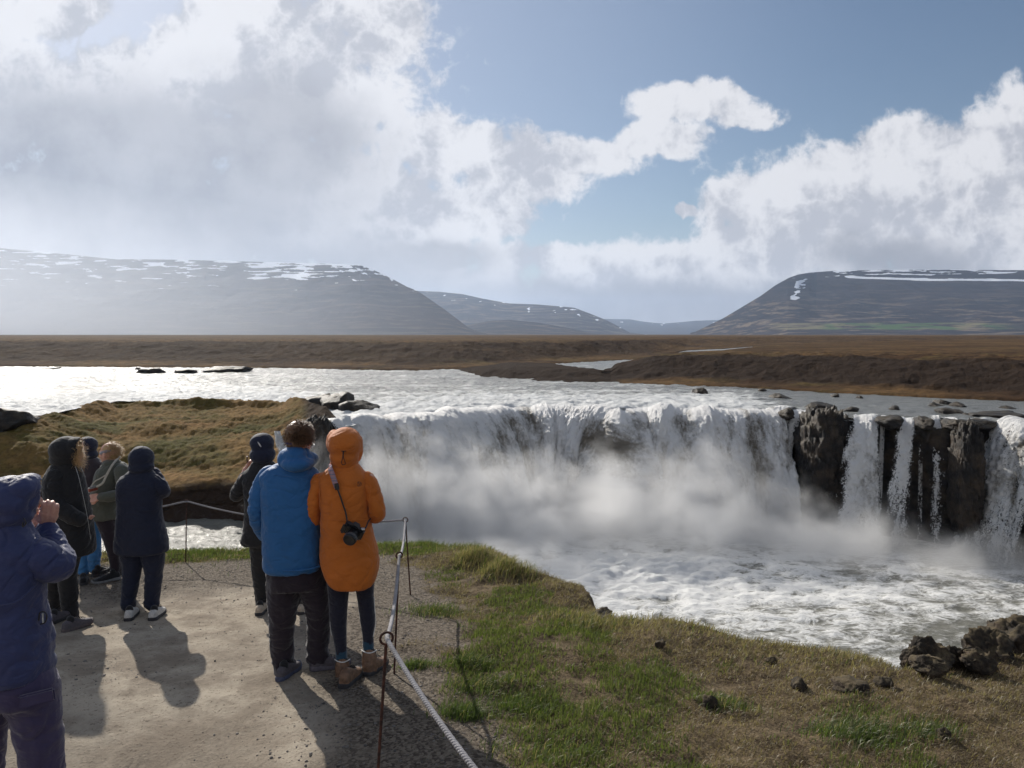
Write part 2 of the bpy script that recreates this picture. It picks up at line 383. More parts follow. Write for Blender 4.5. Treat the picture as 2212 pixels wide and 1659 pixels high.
def fall(pxa, pxb, flare=(0, 0), v0=3.0, cover=1.2, coverb=1.0, foam0=0.0, step=1.6, bulge=0.6, htop=0.0, amp=1.0, seed=0, hmax=8.1, edge=0.6, rough=1.0):
    n = max(8, int((pxb - pxa) / step)); px = np.linspace(pxa, pxb, n)
    X, D = lip_frame(px)
    Xs = np.convolve(np.pad(X, 6, mode='edge'), np.ones(13) / 13, 'valid') if n > 30 else X
    dx = np.gradient(X); dy = np.gradient(D)
    k = min(31, n // 2 * 2 - 1)
    ker = np.hanning(k + 2)[1:-1]; ker /= ker.sum()
    dx = np.convolve(np.pad(dx, k // 2, mode='edge'), ker, 'valid'); dy = np.convolve(np.pad(dy, k // 2, mode='edge'), ker, 'valid')
    L = np.hypot(dx, dy); nx, ny = dy / L, -dx / L
    s = np.concatenate([[0], np.cumsum(np.hypot(np.diff(X), np.diff(D)))])
    h = np.linspace(0, 1, 110) ** 1.15 * hmax
    S, H = np.meshgrid(s, h)
    vv = v0 * (0.25 + 0.75 * sstep(728, 860, px))[None, :] * (1 + 0.20 * fbm(S * 0.3, S * 0 + 0.3, oct=3, seed=51 + seed))
    arc = vv * np.sqrt(2 * H / 9.8)
    plume = fbm(S * 0.95, H * 0.36, oct=5, gain=0.66, seed=61 + seed)
    fine = fbm(S * 3.0, H * 2.2 - S * 0.3, oct=4, gain=0.75, seed=71 + seed)
    big = fbm(S * 0.33, H * 0.16, oct=2, gain=0.5, seed=56 + seed)
    off = -0.5 + arc + bulge * (1.1 * big * np.clip(H / 1.0 + 0.3, 0, 1) + 0.55 * plume * sstep(0.0, 2.2, H)) + 0.30 * fine * rough * sstep(0.0, 1.0, H) * amp
    u = (px - pxa) / (pxb - pxa)
    fl = (flare[0] * (1 - u) + flare[1] * u)[None, :] * (H / hmax) * 0.0331
    Xw = X[None, :] + nx[None, :] * off + fl; Yw = D[None, :] + ny[None, :] * off
    Zw = ZUP + 0.1 - H + (0.75 * np.maximum(big, -0.25) + 0.16 * fine) * np.exp(-H / 1.3) * amp - htop
    foam = foam0 + 0.40 * plume + 0.30 * big + 0.14 * np.exp(-(H / 0.7) ** 2) + 0.02 * H
    cv = cover + (coverb - cover) * H / hmax
    cv = cv * sstep(0, edge, np.minimum(u, 1 - u)[None, :] * (S.max()) + 0.15)
    z0 = Zw[0] - (ZUP + 0.1)
    Xw = np.vstack([X + nx * -2.6, X + nx * -1.7, X + nx * -1.0, Xw]); Yw = np.vstack([D + ny * -2.6, D + ny * -1.7, D + ny * -1.0, Yw]); Zw = np.vstack([0 * X + ZUP - 0.25, ZUP + 0.02 + 0.4 * z0, ZUP + 0.08 + 0.8 * z0, Zw])
    foam = np.vstack([foam[:1]] * 3 + [foam]); cv = np.vstack([cv[:1]] * 3 + [cv]); S = np.vstack([S[:1]] * 3 + [S]); H = np.vstack([H[:1] - 2, H[:1] - 1.2, H[:1] - .6, H]); off = np.vstack([off[:1]] * 3 + [off])
    suv = np.stack([S + seed * 13.7, H, 0.3 * off], -1)
    o = mesh_np('waterfall', np.stack([Xw, Yw, Zw], -1).reshape(-1, 3), grid_faces(*Xw.shape), M_FALL, attrs={'foam': foam, 'cover': cv}, colors={'suv': suv.reshape(-1, 3)})
    tag(o, kind='structure')
    return o
fall(728, 1690, v0=4.2, cover=1.6, coverb=1.3, bulge=1.0, seed=1, foam0=0.0)
fall(1672, 1716, (0, -10), v0=2.4, cover=0.85, coverb=0.42, bulge=0.25, seed=2, foam0=0.10)
fall(1709, 1748, (-4, 22), v0=2.6, cover=0.85, coverb=0.36, bulge=0.2, seed=3, foam0=0.12)
fall(1843, 1903, (-26, 20), v0=3.0, cover=1.2, coverb=0.62, bulge=0.5, seed=4, foam0=-0.02)
fall(1944, 1984, (-24, -2), v0=2.8, cover=1.05, coverb=0.46, bulge=0.35, seed=5, foam0=0.10)
fall(1906, 1916, (0, 0), v0=1.2, cover=0.7, coverb=0.3, bulge=0.1, seed=11, foam0=0.14, edge=0.1)
fall(2052, 2074, (0, 6), v0=3.6, cover=0.7, coverb=0.32, bulge=0.1, seed=12, foam0=0.14, edge=0.1)
fall(1990, 1999, (0, 0), v0=1.2, cover=0.6, coverb=0.3, bulge=0.1, seed=13, foam0=0.14, edge=0.1)
fall(2128, 2150, (0, 6), v0=3.8, cover=0.65, coverb=0.3, bulge=0.1, seed=14, foam0=0.14, edge=0.1)
fall(2011, 2041, (0, 0), v0=1.8, cover=0.75, coverb=0.42, bulge=0.2, seed=6, foam0=0.14)
fall(2150, 2290, (0, 0), v0=2.4, cover=0.8, coverb=0.5, bulge=0.4, seed=7, foam0=0.08)

# ---- displaced rock lumps
def rock_mesh(name, c, r, seed=0, sub=4, amp=0.35, mat=None, freq=1.3, flat=None, boxy=False, parent=None):
    bm = bmesh.new(); bmesh.ops.create_icosphere(bm, subdivisions=sub, radius=1.0)
    co = np.array([v.co[:] for v in bm.verts]); fc = np.array([[v.index for v in f.verts] for f in bm.faces]); bm.free()
    d = co
    # blocky: push towards a random set of planes
    rng = np.random.RandomState(seed)
    pl = rng.normal(size=(14, 3)); pl /= np.linalg.norm(pl, axis=1)[:, None]; off = rng.uniform(0.62, 1.0, 14)
    dots = d @ pl.T
    rad = np.min(np.where(dots > 0.05, off[None, :] / np.maximum(dots, 0.05), 9), axis=1); rad = np.minimum(rad, 1.15)
    if boxy: rad = (np.abs(d[:, 0]) ** 2.8 + np.abs(d[:, 1]) ** 2.8 + np.abs(d[:, 2]) ** 3.4) ** (-1 / 3.0)
    if boxy: d = d * np.array([1.0, 1.0, 2.6])
    n = fbm(d[:, 0] * freq + seed * 3.1, d[:, 1] * freq, d[:, 2] * freq, oct=5, gain=0.6, seed=seed)
    nr = fbm(d[:, 0] * freq * 3 + seed, d[:, 1] * freq * 3, d[:, 2] * freq * 3, oct=4, gain=0.6, seed=seed + 5, ridge=True)
    rad = rad * (1 + amp * n + amp * 0.35 * nr)
    if boxy: d = d / np.array([1.0, 1.0, 2.6])
    v = d * rad[:, None] * np.array(r)[None, :]
    if flat is not None: v[:, 2] = np.maximum(v[:, 2], flat)
    o = mesh_np(name, v, fc, mat or M_BASALT, parent=parent, smooth=False)
    o.location = c
    return o
# ---- the two rock bluffs that split the falls on the right
for (pxa, pxb, py, dep, hh, sd) in ((668, 744, 896, 1.5, 4.6, 5), (1742, 1842, 884, 2.4, 4.4, 3), (2078, 2128, 908, 1.1, 3.2, 12)):
    pc = G((pxa + pxb) / 2, py + 14, ZUP); sx = (pxb - pxa) / 2 / F * pc.y
    o = rock_mesh('rock_bluff', (pc.x, pc.y + {3: 0.9, 5: -2.4, 12: 0.6}[sd], ZUP - hh + {3: 0.02, 5: 0.35, 12: -0.1}[sd]), (sx * 1.02, dep, hh), sd, 6, 0.15 if sd == 5 else 0.27, M_BASALT, 3.4, boxy=True)
    tag(o, 'dark rock wall end at the left side of the main fall' if sd == 5 else 'dark rounded rock bluff between two branches of the falls' if sd == 3 else 'broad brown rock bluff on the right of the falls', 'rock')

RB = [(84, 129, 797, 3), (292, 304, 800, 4), (307, 360, 806, 8), (379, 422, 806, 7), (439, 541, 803, 9), (1494, 1527, 850, 8), (1637, 1656, 846, 4), (1666, 1708, 861, 7), (1796, 1811, 857, 3), (1850, 1863, 860, 4), (1742, 1802, 881, 8),
      (1820, 1849, 890, 8), (1923, 1944, 885, 4), (2017, 2058, 873, 6), (2058, 2086, 878, 5), (2003, 2034, 878, 4), (2030, 2078, 893, 7), (2084, 2096, 898, 3), (2106, 2205, 900, 9), (2157, 2193, 883, 2)]
descr = ['thin low rock in the bright river by the far shore', 'smallest dark rock at the far shore on the left', 'flat dark rock in the glittering river, left of a row', 'flat dark rock in the middle of the row by the far shore', 'longest flat rock by the far shore on the left',
 'lone dark boulder in the river above the middle of the falls', 'small rock close under the right bank', 'low broken rock with foam before the right bank', 'small flat rock near the foot of the right bank', 'small round rock in the calm water on the right', 'wet ledge just behind the dark bluff',
 'dark rock beside the branch right of the bluff', 'small rock in calm water behind the narrow falls', 'dark flat rock in calm water, topmost of a cluster', 'right rock of the upper cluster in calm water', 'left rock of the upper cluster in calm water', 'flat rock of the lower cluster above the thin falls', 'tiny rock above the lip on the right', 'widest flat rock shelf above the lip at the right edge', 'thin rock line at the right edge of calm water']
for i, (a, b, py, hpx) in enumerate(RB):
    pc = G((a + b) / 2, py, ZUP); k = pc.y / F
    o = rock_mesh('river_rock', (pc.x, pc.y, ZUP - 0.05), ((b - a) / 2 * k * 1.1, (b - a) / 2 * k * 0.9 + 0.25, hpx * k * 1.1 + 0.16), 100 + i, 3 if b - a < 30 else 4, 0.4, M_BASALT)
    tag(o, descr[i], 'rock', 'rocks in the upper river')
for i, (a, b, py, hpx, lb) in enumerate(((-30, 66, 905, 28, 'dark rock at the left edge behind the hillock'), (640, 730, 876, 25, 'left half of the dark outcrop in the river above the falls'), (690, 765, 884, 38, 'highest boulder of the dark outcrop above the falls'), (735, 808, 886, 30, 'rounded right boulder of the dark outcrop above the falls'))):
    pc = G((a + b) / 2, py, ZUP); k = pc.y / F
    o = rock_mesh('boulder', (pc.x, pc.y, ZUP - 0.1), ((b - a) / 2 * k * 1.1, 1.6, hpx * k * 1.0), 200 + i, 4, 0.3, M_BASALT)
    tag(o, lb, 'rock', 'boulders of the outcrop above the falls')

# ---- wet rock shelves along the lip between the thin falls
for i, (a, b, py, lb) in enumerate(((1900, 1944, 905, 'wet rock shelf on the lip between the bluff fall and the next fall'), (1984, 2013, 908, 'short dark shelf on the lip left of the thinnest fall'), (2040, 2092, 911, 'dark shelf on the lip just right of the thinnest fall'), (2088, 2150, 913, 'long dark shelf on the lip above the brown bluff'), (1690, 1712, 889, 'small dark shelf at the right end of the main fall'))):
    pc = G((a + b) / 2, py, ZUP); k = pc.y / F
    o = rock_mesh('rock_shelf', (pc.x, pc.y + 0.1, ZUP - 0.22), ((b - a) / 2 * k * 1.15, 0.9, 0.42), 300 + i, 4, 0.5, M_BASALT); tag(o, lb, 'rock', 'rock shelves along the lip')

# ---- left hillock (island between the river and the gorge)
def interp(px, pts): return np.interp(px, [p[0] for p in pts], [p[1] for p in pts])
npx = np.arange(-700, 800, 2.2)
rows = np.linspace(0, 1, 230)
# by column: where the foot in the gorge, the cliff edge, and the back shore stand
Dfoot = interp(npx, [(-700, 43), (0, 42.8), (300, 43.4), (520, 43.6), (600, 45), (680, 46.5), (735, 48), (800, 50)])
crest_py = interp(npx, [(-700, 901), (0, 899), (60, 896), (120, 889), (200, 874), (250, 865), (400, 864), (560, 866), (640, 868), (700, 874), (728, 905), (745, 960), (800, 1200)])
crest_D = interp(npx, [(-700, 51.6), (0, 52.0), (60, 52.3), (120, 54.5), (200, 60), (250, 63.8), (600, 62), (660, 56), (720, 51), (800, 50)])
crest_z = -ray_py(722) * 0 + np.array([P(1106, p, d).z for p, d in zip(crest_py, crest_D)])
U, NPX = np.meshgrid(rows, npx, indexing='ij')
DF, CD, CZ = Dfoot[None, :], crest_D[None, :], crest_z[None, :]
# profile: u 0-.25 cliff, .25-.8 turf slope up to the crest, .8-1 back down to the water
edge_D = DF + 0.9
edge_z = interp(npx, [(-700, -9.0), (0, -9.0), (150, -9.1), (350, -9.2), (500, -9.0), (560, -8.5), (600, -7.8), (640, -6.9), (700, -6.1), (735, -7), (800, -13)])[None, :]
Dh = np.where(U < 0.25, DF + (edge_D - DF) * U / 0.25, np.where(U < 0.8, edge_D + (CD - edge_D) * (U - 0.25) / 0.55, CD + 4.0 * (U - 0.8) / 0.2))
ZF = interp(npx, [(-700, -11.2), (580, -11.2), (760, ZLOW - 0.3), (800, ZLOW - 0.3)])[None, :]
tslope = np.clip((U - 0.25) / 0.55, 0, 1)
Zh = np.where(U < 0.25, ZF + (edge_z - ZF) * (U / 0.25) ** 0.8, np.where(U < 0.8, edge_z + (CZ - edge_z) * (0.35 * tslope + 0.65 * tslope ** 0.62), CZ + (ZUP - 0.6 - CZ) * ((U - 0.8) / 0.2) ** 1.3))
Xh = (NPX - 1106) / F * Dh
lump = fbm(Xh * 0.13, Dh * 0.20, oct=4, seed=81); lump2 = 0.45 * fbm(Xh * 0.5, Dh * 0.6, oct=3, gain=0.5, seed=85) + 0.55 * fbm(Xh * 2.2, Dh * 1.8, oct=4, gain=0.6, seed=86)
rd = fbm(Xh * 0.7, Zh * 0.9, Dh * 0.5, oct=5, gain=0.6, seed=88, ridge=True)
env = np.clip(U / 0.1, 0, 1)
Zh -= 0.32 * sstep(190, 260, NPX) * sstep(660, 560, NPX) * sstep(0.60, 0.86, tslope) * sstep(0.99, 0.95, tslope) * (U < 0.8)
Zh += (lump * 0.8 + lump2 * 0.30) * env * sstep(0.2, 0.35, U) * sstep(1.0, 0.86, U)
Dh += (rd * 0.55 + lump * 0.9) * sstep(0.30, 0.22, U) * env
steep = sstep(0.285, 0.235, U + 0.05 * lump2) + 0.95 * sstep(0.0, 0.5, 1 - np.abs(NPX - 700) / 60) + 0.8 * sstep(0.86, 0.9, U)
o = mesh_np('hillock', np.stack([Xh, Dh, Zh], -1).reshape(-1, 3), grid_faces(*Xh.shape), M_HILLOCK, attrs={'steep': np.clip(steep, 0, 1)})
tag(o, kind='structure')

# ---- far plain with its bank (left and back), then the moor on the right
def plain(name, shore, back, top_z, px0, px1, step, far, bankw, seed, mat, steepk=1.0, topv=0.25, bdark=None):
    npx = np.arange(px0, px1, step)
    sD = interp(npx, shore); bD = interp(npx, back) if back else np.full_like(npx, far)
    tz = interp(npx, top_z); bw = interp(npx, bankw)
    u = np.concatenate([np.linspace(0, 1, 60) ** 1.0, 1 + np.linspace(0.004, 1, 130)])
    U, N = np.meshgrid(u, npx, indexing='ij')
    S, B, T, Wd = sD[None], bD[None], tz[None], bw[None]
    tb = np.clip(U, 0, 1); tf = np.clip(U - 1, 0, 1)
    D0 = S + Wd * tb
    inv = 1 / (S + Wd) + (1 / B - 1 / (S + Wd)) * tf
    D = np.where(U <= 1, D0, 1 / inv)
    X = (N - 1106) / F * D
    n1 = fbm(X * 0.05, D * 0.05, oct=5, seed=seed); n2 = fbm(X * 0.35, D * 0.35, oct=5, gain=0.6, seed=seed + 3); rg = fbm(X * 0.14, D * 0.12, oct=4, seed=seed + 7, ridge=True)
    prof = 0.16 * sstep(0.0, 0.06, tb) + 0.10 * tb + 0.74 * sstep(0.18 + 0.10 * n1, 0.86 + 0.12 * n1, tb)
    Z = (ZUP - 0.25) + (T - ZUP + 0.25) * prof
    rough = (n2 * 0.36 + rg * 0.42) * np.clip((T - ZUP) / 2.2, 0.25, 1.2)
    Z += rough * sstep(0.04, 0.3, tb) * np.where(U <= 1, 1.0, np.maximum(0.0, 1 - tf * 2) * 0.7 + 0.3 * (1 - tf))
    Z += topv * n1 * np.clip(tb * 1.3 - 0.3, 0, 1) * np.clip(D / 250, 0.4, 6) * (1 if not back else 1)
    if back: Z = Z - (T - ZUP + 0.8) * sstep(0.90, 1.0, tf) * sstep(1640, 1540, N)
    steep = sstep(0.16, 0.3, tb) * sstep(1.0, 0.8, tb + 0.15 * n2) * steepk * (1 if back else sstep(1460, 1380, N) * 0.7 + 0.3)
    if back: steep = np.maximum(steep, sstep(1352, 1325, N)); Z = Z + sstep(1352, 1325, N) * 0.22 * np.maximum(rg, -0.3) * sstep(0.05, 0.3, tb)
    o = mesh_np(name, np.stack([X, D, Z], -1).reshape(-1, 3), grid_faces(*X.shape), mat, attrs={'steep': np.clip(steep, 0, 1)})
    tag(o, kind='structure'); return o
gD = lambda px, py: G(px, py, ZUP).y
plain('far_plain', [(-1500, gD(0, 793)), (0, gD(0, 793)), (300, gD(0, 795)), (600, gD(0, 797)), (800, gD(0, 801)), (900, gD(0, 802)), (1000, gD(0, 799)), (1060, gD(0, 796)), (1150, gD(0, 790)), (1250, gD(0, 784)), (1350, gD(0, 779)), (1400, gD(0, 777)),
      (1450, gD(0, 766)), (1485, gD(0, 758)), (1560, gD(0, 755)), (1700, 400), (2212, 600), (3500, 700)],
      None, [(-1500, -2.0), (1000, -2.0), (1300, -2.2), (1400, -2.5), (1560, -2.5), (3500, -2.2)], -1500, 3500, 3.2, 9000, [(-1500, 60), (700, 60), (1000, 50), (1250, 60), (1330, 100), (1400, 170), (1560, 220), (3500, 90)], 300, M_MOOR, 0.75, 0.12)
rs = [(1180 - 190, 800), (1010, 806), (1040, 815), (1150, 824), (1250, 829), (1400, 832), (1600, 839), (1800, 851), (2000, 861), (2212, 869), (3200, 900)]
plain('right_bank', [(a, gD(a, b)) for a, b in rs], [(990, gD(0, 798.5)), (1050, gD(0, 797) * 1.03), (1150, gD(0, 800) * 1.12), (1300, 96), (1340, 100), (1400, 115), (1480, 137), (1560, 150), (1700, 240), (2212, 480), (3200, 600)],
      [(990, -5.5), (1040, -5.2), (1100, -4.75), (1200, -4.7), (1320, -4.75), (1345, -4.0), (1400, -3.35), (1480, -3.0), (1700, -2.95), (2212, -2.9), (3200, -2.9)], 990, 3200, 2.4, 600, [(990, 2), (1040, 5), (1150, 10), (1300, 13), (1345, 22), (1500, 24), (1800, 26), (2212, 19), (3200, 18)], 340, M_MOOR, 1.0, 0.15)

# ---- mountains
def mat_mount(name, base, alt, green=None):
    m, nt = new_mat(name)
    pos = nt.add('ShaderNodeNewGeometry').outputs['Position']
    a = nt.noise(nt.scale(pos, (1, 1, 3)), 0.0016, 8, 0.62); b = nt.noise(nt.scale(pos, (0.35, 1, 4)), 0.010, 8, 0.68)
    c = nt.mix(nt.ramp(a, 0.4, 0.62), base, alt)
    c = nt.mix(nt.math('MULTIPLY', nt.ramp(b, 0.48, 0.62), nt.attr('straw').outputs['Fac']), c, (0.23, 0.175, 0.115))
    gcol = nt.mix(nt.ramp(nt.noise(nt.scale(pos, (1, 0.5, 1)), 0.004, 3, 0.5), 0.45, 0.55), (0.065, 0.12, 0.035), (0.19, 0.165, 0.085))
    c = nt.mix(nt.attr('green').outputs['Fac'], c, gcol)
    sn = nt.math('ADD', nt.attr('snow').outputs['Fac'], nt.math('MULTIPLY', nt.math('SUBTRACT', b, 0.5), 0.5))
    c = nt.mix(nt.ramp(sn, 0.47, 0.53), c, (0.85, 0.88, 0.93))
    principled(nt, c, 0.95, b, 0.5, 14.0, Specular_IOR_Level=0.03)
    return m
M_MT = mat_mount('mountain_ground', (0.016, 0.0135, 0.018), (0.030, 0.022, 0.025))  # cloud shadow over the right mountain is put into this very dark albedo
def mountain(name, ridge, base_D, ridge_D, px0, px1, step, seed, snowf, strawf=0.3, base_z=-3.0, back=1500, conv=0.75, rel=1.0, greenf=None, nr=150):
    npx = np.arange(px0, px1, step)
    ry = interp(npx, ridge)
    rD = interp(npx, ridge_D) if isinstance(ridge_D, list) else np.full_like(npx, ridge_D)
    bDd = interp(npx, base_D) if isinstance(base_D, list) else np.full_like(npx, base_D)
    rz = (HOR - ry) / F * rD
    u = np.concatenate([np.linspace(0, 1, nr), [1.02, 1.1, 1.5, 2.0]])
    U, N = np.meshgrid(u, npx, indexing='ij')
    t = np.clip(U, 0, 1); D = np.where(U <= 1, bDd + (rD - bDd) * t, rD + back * (U - 1))
    X = (N - 1106) / F * D
    n = fbm(X * 0.0016, D * 0.0012, oct=6, gain=0.55, seed=seed); gul = fbm(X * 0.004 + D * 0.001, t * 5, oct=4, seed=seed + 4)
    prof = conv * t + (1 - conv) * t ** 2.2
    prof = np.where(t > 0.88, prof, prof)
    Z = base_z + (rz - base_z) * prof
    wob = (n * 0.10 + gul * 0.02 * rel) * np.abs(rz) * np.clip(t * 3, 0, 1) * np.clip((1.0 - t) * 5, 0.0, 1)
    Z = Z + wob
    Z = np.where(U > 1, rz - (rz + 60) * np.clip((U - 1) / 1.0, 0, 1) ** 2 - 2 * (U - 1), Z)
    pyv = HOR - Z / D * F
    snow = snowf(N, pyv, t); straw = np.zeros_like(Z) + (strawf(N, pyv, t) if callable(strawf) else strawf)
    gr = greenf(N, pyv, t) if greenf else np.zeros_like(Z)
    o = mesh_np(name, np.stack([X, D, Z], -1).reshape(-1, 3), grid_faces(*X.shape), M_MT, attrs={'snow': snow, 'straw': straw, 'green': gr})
    tag(o, kind='structure'); return o
def snow_left(N, py, t):
    a = fbm(N / 62, py / 5, oct=5, gain=0.55, seed=401); b = fbm((N - py * 1.3) / 14, (py + N * 0.0) / 40, oct=3, seed=405)
    s = 0.22 + a * 1.1 + 0.30 * sstep(620, 570, py) - 0.35 * sstep(610, 670, py) - 0.28
    strip = np.exp(-((py - (600 - 0.02 * (N - 540))) / 7) ** 2) * sstep(530, 560, N) * sstep(720, 650, N) * 0.6
    g = sstep(0.1, 0.35, b) * sstep(680, 760, N) * sstep(560, 575, py) * sstep(650, 600, py) * 0.35
    return s + strip + g + 0.25 * sstep(430, 560, N) * sstep(590, 570, py) + 0.1
def snow_mid(N, py, t):
    return 0.2 + 0.75 * fbm(N / 18, py / 6, oct=4, seed=411) * sstep(0.6, 0.85, t)
def snow_right(N, py, t):
    a = fbm(N / 70, py / 4.0, oct=5, gain=0.55, seed=421)
    s = 0.14 + 1.1 * a * sstep(616, 588, py) + 0.40 * sstep(600, 586, py) * sstep(1760, 1830, N)
    line = np.exp(-((py - (600.5 + 0.020 * np.maximum(N - 1830, 0) + 1.2 * np.sin(N / 60))) / 2.6) ** 2) * sstep(1815, 1830, N) * 0.75
    d = np.exp(-(((N - (1730 - (py - 600) * 0.35)) / 16) ** 2)) * sstep(595, 602, py) * sstep(668, 640, py) * sstep(-0.25, 0.25, fbm((N + py) / 26, py / 9, oct=3, seed=425)) * 0.6
    return s + line + d
mountain('mountain_left', [(-1400, 500), (-300, 520), (0, 537), (120, 548), (250, 561), (400, 563), (560, 567), (700, 571), (780, 574), (815, 587), (850, 604), (880, 620), (905, 630), (960, 668), (1010, 706), (1030, 716), (1060, 722.5)],
    3600, [(-1400, 5200), (600, 5600), (860, 5000), (1060, 3900)], -1400, 1062, 2.6, 500, snow_left, 0.25, conv=0.55)
mountain('mountain_far_left', [(860, 625), (900, 629), (950, 631), (1000, 636), (1040, 645), (1100, 656), (1160, 658), (1240, 665), (1280, 680), (1310, 692), (1360, 718), (1400, 723)],
    6200, [(860, 9000), (1400, 7500)], 860, 1400, 2.2, 510, snow_mid, 0.5, conv=0.6)
mountain('hill_low', [(960, 712), (1060, 693), (1100, 691), (1160, 697), (1220, 707), (1270, 718), (1300, 723)], 4600, 5600, 960, 1302, 2.4, 515, lambda N, p, t: 0 * t, 0.35, conv=0.8)
mountain('mountain_far_centre', [(1250, 689), (1310, 689), (1360, 690), (1390, 695), (1430, 699), (1470, 696), (1500, 693), (1560, 691), (1620, 690), (1700, 690)],
    10000, 14000, 1250, 1700, 2.4, 520, snow_mid, 0.1, conv=0.8)
def straw_right(N, py, t): return (0.15 + 0.85 * sstep(620, 690, py)) * 0.75
def green_right(N, py, t):
    g = sstep(696, 699, py) * sstep(713, 711, py) * sstep(1640, 1720, N) * sstep(2230, 2100, N) * sstep(-0.25, 0.0, fbm(N / 90, py / 3, oct=2, seed=431))
    return g * 1.0
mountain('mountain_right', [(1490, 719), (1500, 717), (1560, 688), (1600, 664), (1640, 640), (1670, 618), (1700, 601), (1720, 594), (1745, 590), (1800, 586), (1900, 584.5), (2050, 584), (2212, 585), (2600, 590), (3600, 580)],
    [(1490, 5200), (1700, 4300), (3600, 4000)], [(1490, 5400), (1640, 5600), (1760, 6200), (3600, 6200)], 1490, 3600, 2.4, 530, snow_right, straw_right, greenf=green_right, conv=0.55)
# distant valley floor under everything, far beyond the moor
o = mesh_np('ground', [(-30000, 700, -3.2), (30000, 700, -3.2), (30000, 30000, -3.2), (-30000, 30000, -3.2)], [[0, 1, 2, 3]], M_MOOR); tag(o, kind='structure')

# narrow side fall slipping down between the hillock and the rock wall
n = 40; tt_ = np.linspace(0, 1, n); U_, V_ = np.meshgrid(np.linspace(-1, 1, 12), tt_)
cx = 596 + 28 * V_ ** 1.3 + (9 + 9 * V_) * U_; cyy_ = 932 + 82 * V_; DD = 45.6 - 1.6 * V_ - 0.5 * (1 - U_ ** 2) + 0.25 * fbm(U_ * 3, V_ * 9, oct=3, seed=90)
XX = (cx - 1106) / F * DD; ZZ = -(cyy_ - HOR) / F * DD
o = mesh_np('waterfall', np.stack([XX, DD, ZZ], -1).reshape(-1, 3), grid_faces(n, 12), M_FALL, attrs={'foam': 0.40 + 0 * XX, 'cover': 0.95 - 0.8 * np.abs(U_) ** 2}, colors={'suv': np.stack([XX + 50, -ZZ, 0 * XX], -1).reshape(-1, 3)})
tag(o, kind='structure')
# ================================================================ NEAR GROUND
def gz0(X, Y): return -1.9 - 0.1 * Y
EDGE = [(-2600, 1195), (-900, 1195), (0, 1195), (350, 1191), (520, 1181), (700, 1173), (850, 1171), (930, 1172), (1000, 1182), (1060, 1190), (1105, 1206), (1122, 1232), (1200, 1244), (1262, 1279), (1278, 1309), (1330, 1324), (1450, 1344),
        (1550, 1374), (1600, 1386), (1750, 1399), (1880, 1424), (1945, 1449), (2010, 1446), (2090, 1420), (2150, 1385), (2212, 1352), (2600, 1320), (3600, 1290)]
ep = np.array([gslope(a, b)[:2] for a, b in EDGE])
def edge_dist(X, Y):
    """signed distance to the brink, positive beyond it"""
    best = np.full(X.shape, 1e9); sgn = np.ones(X.shape)
    for (x0, y0), (x1, y1) in zip(ep[:-1], ep[1:]):
        dx, dy = x1 - x0, y1 - y0; L2 = dx * dx + dy * dy
        t = np.clip(((X - x0) * dx + (Y - y0) * dy) / L2, 0, 1)
        d = np.hypot(X - x0 - t * dx, Y - y0 - t * dy)
        cr = dx * (Y - y0) - dy * (X - x0)
        m = d < best - 1e-9
        best = np.where(m, d, best); sgn = np.where(m, np.sign(cr), sgn)
    return best * sgn
pathb = np.array([gslope(a, b)[:2] for a, b in ((872, 1195), (890, 1230), (935, 1300), (925, 1350), (925, 1420), (950, 1500), (985, 1580), (1015, 1659), (1030, 1750))])
def path_x(Y): return np.interp(-Y, -pathb[:, 1], pathb[:, 0])
def grassiness(X, Y, ed):
    n = fbm(X * 0.9, Y * 0.9, oct=4, gain=0.6, seed=601); n2 = fbm(X * 2.6, Y * 2.6, oct=3, seed=604)
    g = sstep(-0.05, 0.55, X - path_x(Y) + n * 0.9 + n2 * 0.4 + 0.02)
    rim = sstep(-1.05, -0.55, ed + 0.35 * n + 0.1) 
    return np.clip(np.maximum(g, rim), 0, 1)
def relief(X, Y, ed, g):
    hum = fbm(X * 0.75, Y * 0.75, oct=4, gain=0.5, seed=611)
    m = fbm(X * 3.2, Y * 3.2, oct=4, gain=0.6, seed=615); f = fbm(X * 11, Y * 11, oct=3, gain=0.6, seed=618)
    z = g * (0.10 * hum + 0.045 * m + 0.014 * f) + (1 - g) * (0.020 * hum + 0.010 * m + 0.006 * f)
    for (px, py, a, r) in ((1035, 1222, 0.12, 0.26), (1095, 1240, 0.13, 0.28), (1000, 1205, 0.10, 0.5), (1245, 1275, 0.08, 0.4), (1450, 1356, 0.06, 0.5), (1860, 1440, 0.07, 0.5)):
        c = gslope(px, py + 6); z = z + a * np.exp(-((X - c.x) ** 2 + (Y - c.y) ** 2) / r ** 2)
    c = P(20, 1100, 3.7); z = z - 0.20 * np.exp(-((X - c.x) ** 2 + (Y - 3.7) ** 2) / 1.3)
    return z
def ground_z(X, Y, full=False):
    X = np.asarray(X, float); Y = np.asarray(Y, float)
    ed = edge_dist(X, Y) + 0.16 * fbm(X * 1.6, Y * 1.6, oct=4, seed=621)
    g = grassiness(X, Y, ed)
    z = gz0(X, Y) + relief(X, Y, ed, g)
    e = np.maximum(ed, 0)
    z = z - 0.35 * sstep(-0.25, 0.35, ed) * 0.3 - np.minimum(e * 3.2, 10.8) - 0.3 * np.clip(e, 0, 1) ** 2
    z = z + (fbm(X * 1.1, Y * 1.1, oct=4, seed=625)) * 0.6 * sstep(0.1, 1.2, ed)
    return (z, ed, g) if full else z
def gzat(x, y): return float(ground_z(np.array([x]), np.array([y]))[0])

